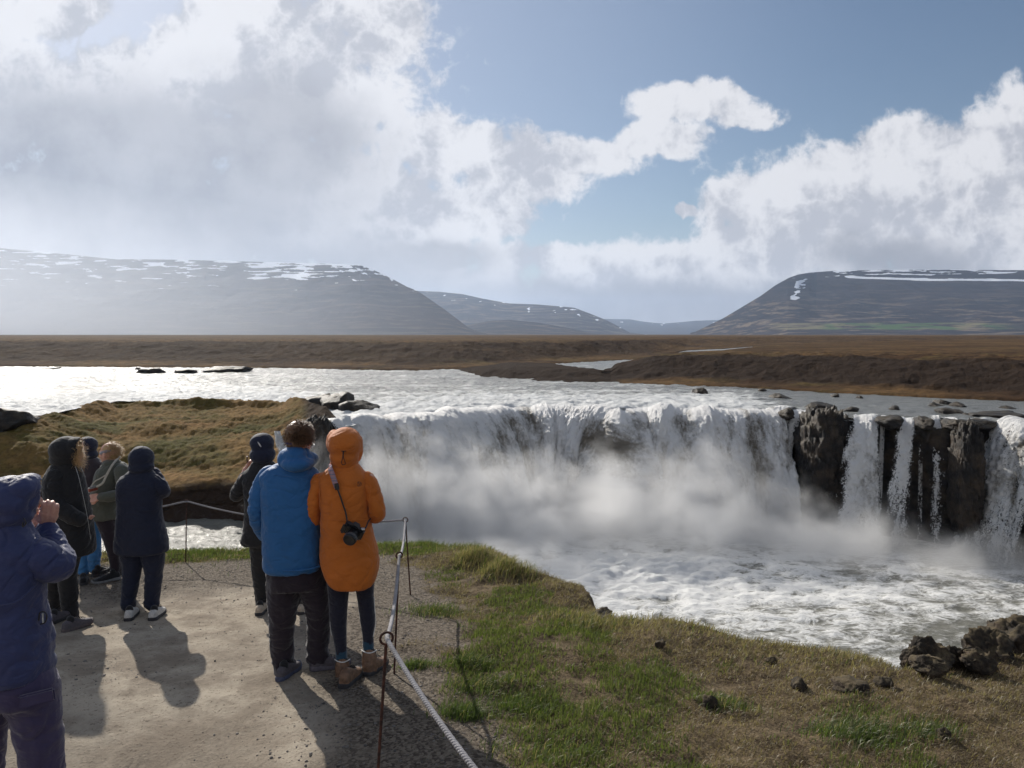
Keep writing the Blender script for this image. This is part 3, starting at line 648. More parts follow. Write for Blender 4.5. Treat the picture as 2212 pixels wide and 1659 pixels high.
def mat_ground():
    m, nt = new_mat('path_and_turf')
    pos = nt.add('ShaderNodeNewGeometry').outputs['Position']
    big = nt.noise(pos, 0.55, 5, 0.6); mid = nt.noise(pos, 3.5, 6, 0.65, 0.3); fine = nt.noise(pos, 38, 5, 0.75); fn2 = nt.noise(pos, 110, 3, 0.8)
    vo = nt.add('ShaderNodeTexVoronoi', None, Vector=pos, Scale=55.0); vd = vo.outputs['Distance']
    vcol = vo.outputs['Color']
    # path: trodden pale dirt with darker loose gravel in patches
    dirt = nt.mix(nt.ramp(nt.math('ADD', nt.math('MULTIPLY', mid, .6), nt.math('MULTIPLY', nt.noise(pos, 1.3, 5, .65), .45)), 0.42, 0.66), (0.27, 0.225, 0.175), (0.50, 0.435, 0.345))
    dirt = nt.mix(nt.ramp(fine, 0.54, 0.70), dirt, (0.12, 0.095, 0.07))
    grav = nt.mix(nt.ramp(vcol, 0.2, 0.8), (0.075, 0.06, 0.047), (0.22, 0.185, 0.145))
    gm = nt.math('ADD', nt.math('ADD', big, nt.math('MULTIPLY', mid, 0.35)), nt.attr('gravel').outputs['Fac'])
    gm = nt.ramp(gm, 0.62, 0.90)
    gm = nt.math('MULTIPLY', gm, nt.ramp(fine, 0.30, 0.5, 0.55, 1.0))
    path = nt.mix(gm, dirt, grav)
    soil = nt.mix(nt.ramp(mid, 0.35, 0.65), (0.062, 0.042, 0.026), (0.19, 0.142, 0.085))
    soil = nt.mix(nt.ramp(fine, 0.45, 0.7), soil, (0.20, 0.155, 0.09))
    c = nt.mix(nt.attr('grass').outputs['Fac'], path, soil)
    c = nt.mix(nt.attr('cliffy').outputs['Fac'], c, nt.mix(nt.ramp(fine, 0.4, 0.7), (0.035, 0.024, 0.018), (0.10, 0.075, 0.05)))
    h = nt.math('ADD', nt.math('MULTIPLY', fine, 0.7), nt.math('ADD', nt.math('MULTIPLY', fn2, 0.35), nt.math('MULTIPLY', nt.math('SUBTRACT', 1.0, vd), nt.math('MULTIPLY', gm, 0.5))))
    principled(nt, c, 0.95, h, 0.9, 0.025, Specular_IOR_Level=0.12)
    return m
M_GROUND = mat_ground()
def terr(x0, x1, y0, y1, st, name, hole=None):
    xs = np.arange(x0, x1 + st / 2, st); ys = np.arange(y0, y1 + st / 2, st)
    X, Y = np.meshgrid(xs, ys); Z, ed, g = ground_z(X, Y, True)
    gravel = -0.03 + 0.34 * sstep(7.2, 8.8, Y) + 0.34 * sstep(-1.0, -0.1, X - path_x(Y)) - 0.08 * sstep(-1.2, -3.2, X) + 0.12 * sstep(4.6, 3.2, Y) * sstep(-3, -1, X)
    mask = (Z[:-1, :-1] > ZLOW - 1)
    if hole:
        cx = (X[:-1, :-1] + X[1:, 1:]) / 2; cyy = (Y[:-1, :-1] + Y[1:, 1:]) / 2
        mask &= ~((cx > hole[0]) & (cx < hole[1]) & (cyy > hole[2]) & (cyy < hole[3]))
    o = mesh_np(name, np.stack([X, Y, Z], -1).reshape(-1, 3), grid_faces(*X.shape, mask=mask), M_GROUND,
                attrs={'grass': g, 'gravel': gravel, 'cliffy': sstep(0.0, 0.35, ed)})
    tag(o, kind='structure'); return o
terr(-8.0, 10.0, 1.2, 12.0, 0.03, 'near_ground')
terr(-20.0, 24.0, -6.0, 18.0, 0.24, 'near_ground', hole=(-8.0, 10.0, 1.2, 12.0))

# ---- grass: blades, dead straw, tufts
def mat_blades():
    m, nt = new_mat('grass_blades')
    c = nt.attr('tint').outputs['Vector']
    d = nt.add('ShaderNodeBsdfDiffuse', None, Color=c, Roughness=0.6); t = nt.add('ShaderNodeBsdfTranslucent', None, Color=nt.vmath('MULTIPLY', c, (1.0, 1.15, 0.6)))
    g = nt.add('ShaderNodeBsdfGlossy', None, Color=(0.6, 0.6, 0.55, 1), Roughness=0.45)
    mx = nt.add('ShaderNodeMixShader', None, i0=0.42, i1=d.outputs[0], i2=t.outputs[0])
    mx = nt.add('ShaderNodeMixShader', None, i0=0.05, i1=mx.outputs[0], i2=g.outputs[0])
    nt.l.new(mx.outputs[0], nt.out.inputs['Surface']); return m
M_BLADE = mat_blades()
def blades(name, X, Y, Z, L, wid, lean, leanaz, tint, label):
    n = len(X); rng = np.random.RandomState(int(n) % 9999)
    az = rng.uniform(0, 2 * np.pi, n)
    wx, wy = np.cos(az) * wid / 2, np.sin(az) * wid / 2
    lx, ly = np.cos(leanaz) * np.sin(lean), np.sin(leanaz) * np.sin(lean); lz = np.cos(lean)
    b = np.stack([X, Y, Z - 0.006], -1)
    wv_ = np.stack([wx, wy, 0 * wx], -1)
    mid = b + np.stack([lx * 0.35, ly * 0.35, lz * 0.62 + 0.10], -1) * L[:, None]
    tip = b + np.stack([lx * 1.0, ly * 1.0, lz * 0.95 + 0.05], -1) * L[:, None]
    V = np.stack([b - wv_, b + wv_, mid + wv_ * 0.7, mid - wv_ * 0.7, tip], 1).reshape(-1, 3)
    k = np.arange(n) * 5
    # as triangles
    Fc = np.concatenate([np.stack([k, k + 1, k + 2], -1), np.stack([k, k + 2, k + 3], -1), np.stack([k + 3, k + 2, k + 4], -1)])
    o = mesh_np(name, V, Fc, M_BLADE, smooth=False, colors={'tint': np.repeat(tint, 5, axis=0)})
    tag(o, label, 'grass', kind='stuff'); return o
rng = np.random.RandomState(7)
def scatter(n, x0, x1, y0, y1, power=1.0):
    X = rng.uniform(x0, x1, n); Y = y0 + (y1 - y0) * rng.uniform(0, 1, n) ** power
    return X, Y
NB = 820000
X, Y = scatter(NB, -7.5, 8.5, 2.2, 11.6, 1.15)
inview = np.abs(X) < 0.70 * Y + 1.0
X, Y = X[inview], Y[inview]
Z, ed, g = ground_z(X, Y, True)
lush = fbm(X * 1.1 + 5, Y * 1.1, oct=4, gain=0.6, seed=701) + 0.55 * np.exp(-((X - path_x(Y) - 0.9) / 0.9) ** 2) * sstep(8.5, 6.5, Y) - 0.05 + 0.35 * sstep(0.6, -0.2, X) * sstep(9.6, 10.2, Y) - 0.28 * sstep(-1.0, -0.1, ed)*sstep(0, 1.5, X) - 0.10 * sstep(1.5, 3.5, X)
bare = fbm(X * 1.5, Y * 1.5, oct=4, gain=0.6, seed=707)
keep = (g > rng.uniform(0.15, 1.1, len(X))) & (ed < 0.30) & (bare > -0.24 + rng.uniform(-0.12, 0.12, len(X)))
X, Y, Z, ed, g, lush = (a[keep] for a in (X, Y, Z, ed, g, lush))
green = lush * 1.7 - 0.20 > rng.uniform(-0.12, 0.32, len(X))
n = len(X)
L = np.where(green, rng.uniform(0.022, 0.058, n), rng.uniform(0.025, 0.075, n)) * (1 + 0.5 * np.clip(lush, 0, 1)) * (1 + 0.35 * sstep(-0.6, -0.1, ed) * sstep(1.0, 0.0, X))
wid = np.where(green, rng.uniform(0.003, 0.006, n), rng.uniform(0.002, 0.0045, n)) * (0.7 + Y * 0.09)
lean = np.where(green, rng.uniform(0.1, 0.9, n), rng.uniform(0.6, 1.45, n)); leanaz = rng.normal(-0.7, 1.3, n)
r = rng.uniform(0, 1, (n, 1)); r2 = rng.uniform(0.7, 1.25, (n, 1))
cg = (np.array([[0.095, 0.120, 0.036]]) * (1 - r) + np.array([[0.175, 0.19, 0.070]]) * r) * r2
cd = (np.array([[0.36, 0.285, 0.175]]) * (1 - r) + np.array([[0.13, 0.085, 0.05]]) * r) * r2
tint = np.where(green[:, None], cg, cd)
blades('grass', X, Y, Z, L, wid, lean, leanaz, tint, 'short green and straw coloured turf along the cliff top')
# tall tussocks near the brink: long pale straw combed by the wind
tx, ty, tz, tl, tw, tle, taz, tc_ = [], [], [], [], [], [], [], []
for (px, py, nb, ln, sp, grn) in ((1035, 1228, 1500, 0.15, 0.16, 0.25), (1092, 1248, 1600, 0.16, 0.17, 0.3), (1000, 1200, 900, 0.12, 0.25, 0.7), (880, 1178, 1500, 0.12, 0.45, 0.8), (955, 1176, 1200, 0.12, 0.4, 0.7), (560, 1184, 1200, 0.11, 0.7, 0.85), (440, 1188, 1600, 0.11, 0.6, 0.9), (340, 1192, 900, 0.10, 0.6, 0.9),
      (1290, 1345, 1500, 0.11, 0.25, 0.15), (1700, 1402, 1000, 0.07, 0.4, 0.15), (1870, 1428, 1500, 0.07, 0.25, 0.1), (1500, 1366, 1200, 0.07, 0.3, 0.15), (1640, 1392, 700, 0.06, 0.3, 0.2),
      (897, 1440, 700, 0.075, 0.055, 0.95), (1015, 1440, 900, 0.09, 0.09, 0.9), (1135, 1515, 1100, 0.09, 0.14, 0.95), (1000, 1540, 900, 0.10, 0.08, 0.95), (1845, 1590, 1400, 0.09, 0.13, 0.9), (2000, 1590, 900, 0.07, 0.09, 0.8), (1040, 1480, 900, 0.08, 0.12, 0.8), (940, 1320, 900, 0.09, 0.15, 0.85), (1560, 1520, 700, 0.07, 0.10, 0.8), (1190, 1620, 900, 0.08, 0.2, 0.8)):
    c = gslope(px, py); nx_ = rng.normal(c.x, sp, nb); ny_ = rng.normal(c.y, sp * 0.75, nb)
    tx.append(nx_); ty.append(ny_); tl.append(ln * rng.uniform(0.5, 1.15, nb)); tw.append(np.full(nb, 0.0045)); tle.append(rng.uniform(0.25, 1.2, nb)); taz.append(rng.normal(-0.4, 0.9, nb))
    gg = rng.uniform(0, 1, (nb, 1)) < grn; rr = rng.uniform(0.7, 1.3, (nb, 1))
    tc_.append(np.where(gg, np.array([[0.10, 0.135, 0.04]]), np.array([[0.33, 0.26, 0.15]])) * rr)
tx, ty, tl, tw, tle, taz = (np.concatenate(a) for a in (tx, ty, tl, tw, tle, taz)); tc_ = np.concatenate(tc_)
tz, ted, _ = ground_z(tx, ty, True); k = ted < 0.35
blades('tall_grass', tx[k], ty[k], tz[k], tl[k], tw[k], tle[k], taz[k], tc_[k], 'longer grass tufts bent by the wind near the brink')

# ---- loose stones on the path: one spread of gravel
def gravel(n):
    bm = bmesh.new(); bmesh.ops.create_icosphere(bm, subdivisions=1, radius=1.0)
    base = np.array([v.co[:] for v in bm.verts]); fc = np.array([[v.index for v in f.verts] for f in bm.faces]); bm.free()
    X, Y = scatter(n, -6.5, 2.0, 2.3, 10.4, 1.1)
    Z, ed, g = ground_z(X, Y, True)
    gr = fbm(X * 0.6, Y * 0.6, oct=4, seed=731) + 0.45 * sstep(-1.4, -0.2, X - path_x(Y)) + 0.4 * sstep(7.0, 9.0, Y)
    k = (g < 0.6) & (gr > rng.uniform(-0.1, 0.55, n)); X, Y, Z = X[k], Y[k], Z[k]; n = len(X)
    s = 0.0035 + 0.009 * rng.uniform(0, 1, n) ** 4
    sc3 = s[:, None] * rng.uniform(0.6, 1.3, (n, 3)); sc3[:, 2] *= 0.7
    a = rng.uniform(0, 6.28, n); ca, sa = np.cos(a), np.sin(a)
    jit = base[None] * (1 + rng.uniform(-0.22, 0.22, (n, len(base), 1)))
    v = jit * sc3[:, None, :]
    vx = v[..., 0] * ca[:, None] - v[..., 1] * sa[:, None] + X[:, None]; vy = v[..., 0] * sa[:, None] + v[..., 1] * ca[:, None] + Y[:, None]; vz = v[..., 2] + Z[:, None] + 0.001
    V = np.stack([vx, vy, vz], -1).reshape(-1, 3); Fc = (fc[None] + (np.arange(n) * len(base))[:, None, None]).reshape(-1, 3)
    tone = rng.uniform(0.4, 1.4, (n, 1)) * np.array([[0.15, 0.135, 0.12]])
    m, nt = new_mat('pebble'); principled(nt, nt.attr('tint').outputs['Vector'], 0.85)
    o = mesh_np('gravel', V, Fc, m, smooth=False, colors={'tint': np.repeat(tone, len(base), axis=0)}); tag(o, 'loose grey gravel scattered on the trodden path', 'gravel', kind='stuff')
gravel(26000)

# ---- rocks of the near cliff top
def stone(px, py, w, h, seed, label, sub=4, amp=0.45, nm='stone', depth=None, up=0.3):
    c = gslope(px, py); k = c.y / F
    o = rock_mesh(nm, (c.x, c.y, gzat(c.x, c.y) + h * k * up), (w / 2 * k, (depth or w / 2) * k, h * k * 0.72), seed, sub, amp, M_LAVA, 1.8)
    tag(o, label, 'rock'); return o
for args in ((1532, 1528, 30, 24, 31, 'small dark upright stone in the grass, left of centre right'), (1906, 1494, 34, 26, 32, 'peaked brown stone in the grass near the lava outcrop'), (1836, 1502, 60, 28, 33, 'wide low stone half buried in grass'), (1728, 1487, 34, 20, 34, 'small brown stone on bare soil mid slope'),
             (1665, 1432, 20, 14, 35, 'small dark stone in dry grass near the brink'), (1425, 1410, 22, 18, 36, 'small dark stone in green turf below the brown hump'), (1300, 1330, 42, 26, 37, 'dark rock jutting from the brink by the dry tussock'), (2040, 1610, 26, 26, 38, 'small dark lump of soil and stone at the lower right'), (1560, 1500, 20, 10, 39, 'tiny flat stone beside bare soil')):
    stone(*args)
# two craggy lava outcrops on the brink at the right
def crag(name, lumps, label):
    root = bpy.data.objects.new(name, None); col.objects.link(root); tag(root, label, 'rock')
    c0 = gslope(lumps[0][0], lumps[0][1]); 
    vs, fs, off = [], [], 0
    for i, (px, py, w, h, dy, sd) in enumerate(lumps):
        c = gslope(px, py); c = Vector((c.x * (c.y + dy) / c.y, c.y + dy, 0)); k = c.y / F
        zb = -(py - HOR) / F * c.y
        r = rock_mesh('x', (0, 0, 0), (w / 2 * k, w / 2 * k * 0.9, h / 2 * k * 1.15), sd, 5, 0.42, M_LAVA, 2.2)
        n = len(r.data.vertices); co = np.empty(n * 3, np.float32); r.data.vertices.foreach_get('co', co); co = co.reshape(-1, 3) + np.array([c.x, c.y, zb + h / 2 * k * 0.42])
        q = co * 14; co = co + 0.034 * np.stack([fbm(q[:, 0], q[:, 1], q[:, 2], oct=3, seed=5), fbm(q[:, 0], q[:, 1], q[:, 2], oct=3, seed=6), fbm(q[:, 0], q[:, 1], q[:, 2], oct=3, seed=7)], -1)
        vs.append(co); fs.append(np.array([p.vertices[:] for p in r.data.polygons]) + off); off += n
        bpy.data.objects.remove(r)
    o = mesh_np('rock', np.concatenate(vs), np.concatenate(fs), M_LAVA, smooth=False)
    bpy.data.objects.remove(root); o.name = name; tag(o, label, 'rock'); return o
crag('lava_outcrop', [(1992, 1448, 60, 66, 0.1, 51), (1972, 1455, 44, 50, 0.05, 52), (2030, 1450, 66, 52, 0.1, 53), (2068, 1448, 50, 50, 0.15, 54), (2010, 1462, 70, 36, -0.15, 55), (1998, 1425, 22, 40, 0.1, 56), (2095, 1450, 40, 44, 0.2, 57)], 'low jagged brown lava outcrop with a pointed tip on the brink')
crag('lava_outcrop', [(2168, 1438, 120, 90, 0.5, 61), (2212, 1436, 130, 100, 0.7, 62), (2132, 1446, 86, 80, 0.35, 63), (2262, 1436, 160, 110, 0.8, 64), (2150, 1400, 40, 50, 0.6, 65), (2192, 1392, 56, 48, 0.7, 66), (2280, 1445, 160, 100, 0.75, 67), (2112, 1460, 60, 44, 0.15, 68)], 'taller dark lava rock at the right edge above the pool')
# ================================================================ PEOPLE
def catmull(pts, k=5):
    pts = np.asarray(pts, float)
    if len(pts) < 3:
        t = np.linspace(0, 1, k + 1)[:, None]; return pts[0] * (1 - t) + pts[1] * t
    p = np.vstack([2 * pts[0] - pts[1], pts, 2 * pts[-1] - pts[-2]]); out = []
    for i in range(1, len(p) - 2):
        for j in range(k):
            t = j / k; a, b, c, d = p[i - 1], p[i], p[i + 1], p[i + 2]
            out.append(0.5 * (2 * b + (c - a) * t + (2 * a - 5 * b + 4 * c - d) * t * t + (3 * b - a - 3 * c + d) * t ** 3))
    out.append(pts[-1]); return np.array(out)
def tube_np(pts, radii, seg=14, caps=True, k=5, fx=1.0):
    """round limb through points, closed with rounded ends"""
    q = catmull(np.hstack([np.asarray(pts, float), np.asarray(radii, float)[:, None]]), k)
    c, r = q[:, :3], np.maximum(q[:, 3], 1e-4)
    if caps:
        t0 = c[0] - c[1]; t0 /= np.linalg.norm(t0) + 1e-9; t1 = c[-1] - c[-2]; t1 /= np.linalg.norm(t1) + 1e-9
        A = [(0.98, 0.12), (0.8, 0.5), (0.45, 0.86)]
        c = np.vstack([[c[0] + t0 * r[0] * a for a, b in A], c, [c[-1] + t1 * r[-1] * a for a, b in A[::-1]]])
        r = np.concatenate([[r[0] * b for a, b in A], r, [r[-1] * b for a, b in A[::-1]]])
    T = np.gradient(c, axis=0); T /= np.linalg.norm(T, axis=1)[:, None] + 1e-9
    up = np.array([0.0, 0.0, 1.0]) if abs(T[0][2]) < 0.9 else np.array([0.0, 1.0, 0.0])
    N = np.zeros_like(c); n = up - T[0] * np.dot(up, T[0]); n /= np.linalg.norm(n); N[0] = n
    for i in range(1, len(c)):
        n = N[i - 1] - T[i] * np.dot(N[i - 1], T[i]); N[i] = n / (np.linalg.norm(n) + 1e-9)
    B = np.cross(T, N); a = np.linspace(0, 2 * np.pi, seg, endpoint=False)
    V = c[:, None, :] + r[:, None, None] * (np.cos(a)[None, :, None] * N[:, None, :] + fx * np.sin(a)[None, :, None] * B[:, None, :])
    nr = len(c); V = V.reshape(-1, 3); Fq = grid_faces(nr, seg, wrap=True)
    faces = [tuple(f) for f in Fq] + [tuple(range(seg))[::-1], tuple(range((nr - 1) * seg, nr * seg))]
    return V, faces
def loft_np(rings, seg=28, ex=2.3, k=4):
    """rings of (x, y, z, halfwidth, halfdepth, yaw)"""
    q = catmull(np.asarray(rings, float), k)
    a = np.linspace(0, 2 * np.pi, seg, endpoint=False); ca, sa = np.cos(a), np.sin(a)
    sx = np.sign(ca) * np.abs(ca) ** (2 / ex); sy = np.sign(sa) * np.abs(sa) ** (2 / ex)
    V = []
    for x, y, z, hw, hd, yaw in q:
        X, Y = sx * hw, sy * hd; c, s = math.cos(yaw), math.sin(yaw)
        V.append(np.stack([x + X * c - Y * s, y + X * s + Y * c, np.full(seg, z)], -1))
    V = np.array(V).reshape(-1, 3); nr = len(q)
    faces = [tuple(f) for f in grid_faces(nr, seg, wrap=True)] + [tuple(range(seg))[::-1], tuple(range((nr - 1) * seg, nr * seg))]
    return V, faces
_ico = {}
def ico(sub):
    if sub not in _ico:
        bm = bmesh.new(); bmesh.ops.create_icosphere(bm, subdivisions=sub, radius=1.0)
        _ico[sub] = (np.array([v.co[:] for v in bm.verts]), [tuple(v.index for v in f.verts) for f in bm.faces]); bm.free()
    return _ico[sub]
def ell_np(c, r, yaw=0, pitch=0, sub=3):
    v, f = ico(sub); v = v * np.array(r)[None]
    R = np.array(Matrix.Rotation(yaw, 3, 'Z') @ Matrix.Rotation(pitch, 3, 'X')); return v @ R.T + np.array(c)[None], f
def join_shapes(shapes):
    V, Fc, o = [], [], 0
    for v, f in shapes:
        V.append(v); Fc += [tuple(i + o for i in q) for q in f]; o += len(v)
    return np.vstack(V), Fc
def fuse(name, shapes, mat, root, voxel=0.012, smooth=4, folds=(0.0, 6.0), seed=0, post=None, vfold=0.0):
    """union of closed shapes grown into one skin, then cloth folds pushed in along the normals"""
    V, Fc = join_shapes(shapes)
    V = V - np.array(root.location)[None]
    me = bpy.data.meshes.new('tmp'); me.from_pydata([tuple(v) for v in V], [], Fc); me.update()
    bm = bmesh.new(); bm.from_mesh(me); bmesh.ops.recalc_face_normals(bm, faces=bm.faces); bm.to_mesh(me); bm.free()
    o = bpy.data.objects.new('tmp', me); col.objects.link(o)
    md = o.modifiers.new('r', 'REMESH'); md.mode = 'VOXEL'; md.voxel_size = voxel
    if smooth:
        ms = o.modifiers.new('s', 'SMOOTH'); ms.factor = 0.5; ms.iterations = smooth
    dg = bpy.context.evaluated_depsgraph_get(); ev = o.evaluated_get(dg)
    m2 = bpy.data.meshes.new_from_object(ev); bpy.data.objects.remove(o); bpy.data.meshes.remove(me)
    n = len(m2.vertices); co = np.empty(n * 3, np.float32); m2.vertices.foreach_get('co', co); co = co.reshape(-1, 3).astype(float)
    if folds[0] or vfold:
        no = np.empty(n * 3, np.float32); m2.vertices.foreach_get('normal', no); no = no.reshape(-1, 3)
        f = folds[1]; x, y, z = co.T
        wx = 0.35 * pnoise(x * f * 0.5 + seed, y * f * 0.5, z * f * 0.5, seed); 
        a = fbm(x * f * 0.8 + wx * 2 + seed, y * f * 0.8, z * f * 1.3 + wx * 3, oct=4, gain=0.5, seed=seed, ridge=True)
        b = fbm(x * f * 1.6, y * f * 1.6, z * f * 0.35 + seed, oct=3, seed=seed + 9)
        a2 = pnoise(x * f * 0.55 + wx * 3, y * f * 0.55, z * f * 0.9 - wx * 2, seed + 4); crease = np.exp(-(a2 / 0.085) ** 2) * sstep(-0.3, 0.3, pnoise(x * 5, y * 5, z * 5 + seed, seed + 6))
        co = co + no * (folds[0] * 1.35 * (a - 0.2) - folds[0] * 0.9 * crease + vfold * b)[:, None]
    if post is not None: co = post(co)
    m2.vertices.foreach_set('co', co.astype(np.float32).ravel())
    m2.polygons.foreach_set('use_smooth', np.ones(len(m2.polygons), bool)); m2.update()
    m2.materials.clear(); m2.materials.append(mat); m2.name = name
    ob = bpy.data.objects.new(name, m2); col.objects.link(ob)
    if isinstance(root, bpy.types.Object): ob.parent = root
    return ob

def mat_cloth(name, c, rough=0.75, weave=900.0, var=0.07, sheen=0.3, spec=0.3, bs=0.25):
    m, nt = new_mat(name)
    pos = nt.add('ShaderNodeTexCoord').outputs['Object']
    n = nt.noise(pos, 7, 5, 0.6); w = nt.noise(pos, weave, 2, 0.6); w2 = nt.noise(nt.scale(pos, (1, 1, 1.6)), 26, 4, 0.6, 0.5)
    cc = nt.mix(nt.ramp(n, 0.3, 0.7), tuple(x * (1 - var) for x in c), tuple(min(1, x * (1 + var)) for x in c))
    wr = nt.noise(nt.scale(pos, (1, 1, 1.6)), 5.5, 2, 0.45, 1.2); wr = nt.math('ABSOLUTE', nt.math('SUBTRACT', wr, 0.5))
    hgt = nt.math('ADD', nt.math('MULTIPLY', w2, 0.55), nt.math('ADD', nt.math('MULTIPLY', nt.ramp(wr, 0.0, 0.13), 0.45), nt.math('MULTIPLY', w, 0.08)))
    principled(nt, cc, rough, hgt, bs * 1.3, 0.022, Sheen_Weight=sheen, Specular_IOR_Level=spec)
    return m
def mat_plain(name, c, rough=0.6, metal=0.0, bumpscale=None, var=0.2):
    m, nt = new_mat(name); pos = nt.add('ShaderNodeTexCoord').outputs['Object']
    n = nt.noise(pos, bumpscale or 60, 5, 0.65)
    cc = nt.mix(nt.ramp(n, 0.3, 0.7), tuple(x * (1 - var) for x in c), tuple(min(1, x * (1 + var)) for x in c))
    principled(nt, cc, rough, n, 0.25, 0.004, Metallic=metal); return m
def mat_skin():
    m, nt = new_mat('skin'); pos = nt.add('ShaderNodeTexCoord').outputs['Object']; n = nt.noise(pos, 45, 4, 0.6)
    principled(nt, nt.mix(nt.ramp(n, 0.3, 0.7), (0.56, 0.28, 0.21), (0.66, 0.38, 0.29)), 0.5, n, 0.15, 0.003, Subsurface_Weight=0.15, Subsurface_Radius=(0.02, 0.006, 0.004))
    return m
SKIN = mat_skin()
def mat_hair(name, c1, c2):
    m, nt = new_mat(name); v = nt.add('ShaderNodeHairInfo') if False else nt.add('ShaderNodeNewGeometry')
    r = v.outputs['Random Per Island']
    cc = nt.mix(r, c1, c2); b = principled(nt, cc, 0.42, Specular_IOR_Level=0.5); return m
HAIR_BR = mat_hair('brown_hair', (0.05, 0.025, 0.012), (0.22, 0.12, 0.06)); HAIR_BL = mat_hair('blonde_hair', (0.36, 0.20, 0.08), (0.75, 0.50, 0.24))
HAIR_LB = mat_hair('light_brown_hair', (0.26, 0.15, 0.06), (0.62, 0.42, 0.21))
RUBBER = mat_plain('rubber_sole', (0.035, 0.033, 0.036), 0.8); DARKRUB = RUBBER
METAL_W = mat_plain('bright_metal', (0.6, 0.6, 0.6), 0.35, 0.8)

def strands(name, roots, dirs, length, curl, rad, mat, parent, grav=0.3, seed=0, npt=7):
    rng = np.random.RandomState(seed); n = len(roots); roots = roots - np.array(parent_loc(parent))[None]
    dirs = dirs / (np.linalg.norm(dirs, axis=1)[:, None] + 1e-9)
    L = length * rng.uniform(0.6, 1.15, n); ph = rng.uniform(0, 6.28, (n, 2)); fr = rng.uniform(0.6, 1.4, n)
    side = np.cross(dirs, [0, 0, 1.0]); side /= np.linalg.norm(side, axis=1)[:, None] + 1e-9; up = np.cross(side, dirs)
    P_ = []
    for i in range(npt):
        t = i / (npt - 1)
        p = roots + dirs * (L * t)[:, None] + np.array([0, 0, -1.0])[None] * (grav * L * t * t)[:, None]
        p = p + side * (curl * np.sin(ph[:, 0] + 7 * t * fr) * t)[:, None] + up * (curl * np.cos(ph[:, 1] + 7 * t * fr) * t)[:, None]
        P_.append(p)
    P_ = np.array(P_); a = np.array([0, 2.094, 4.189])
    V = []
    for i in range(npt):
        r = rad * (1.0 - 0.8 * (i / (npt - 1)) ** 2)
        V.append(P_[i][:, None, :] + r * (np.cos(a)[None, :, None] * side[:, None, :] + np.sin(a)[None, :, None] * up[:, None, :]))
    V = np.array(V).transpose(1, 0, 2, 3).reshape(-1, 3)   # strand, pt, 3
    base = (np.arange(n) * npt * 3)[:, None]
    fs = []
    for i in range(npt - 1):
        for j in range(3):
            a0, a1 = i * 3 + j, i * 3 + (j + 1) % 3
            fs.append(np.stack([base[:, 0] + a0, base[:, 0] + a1, base[:, 0] + a1 + 3, base[:, 0] + a0 + 3], -1))
    o = mesh_np(name, V, np.concatenate(fs), mat, parent=parent); return o
def parent_loc(o):
    while o.parent is not None: o = o.parent
    return o.location

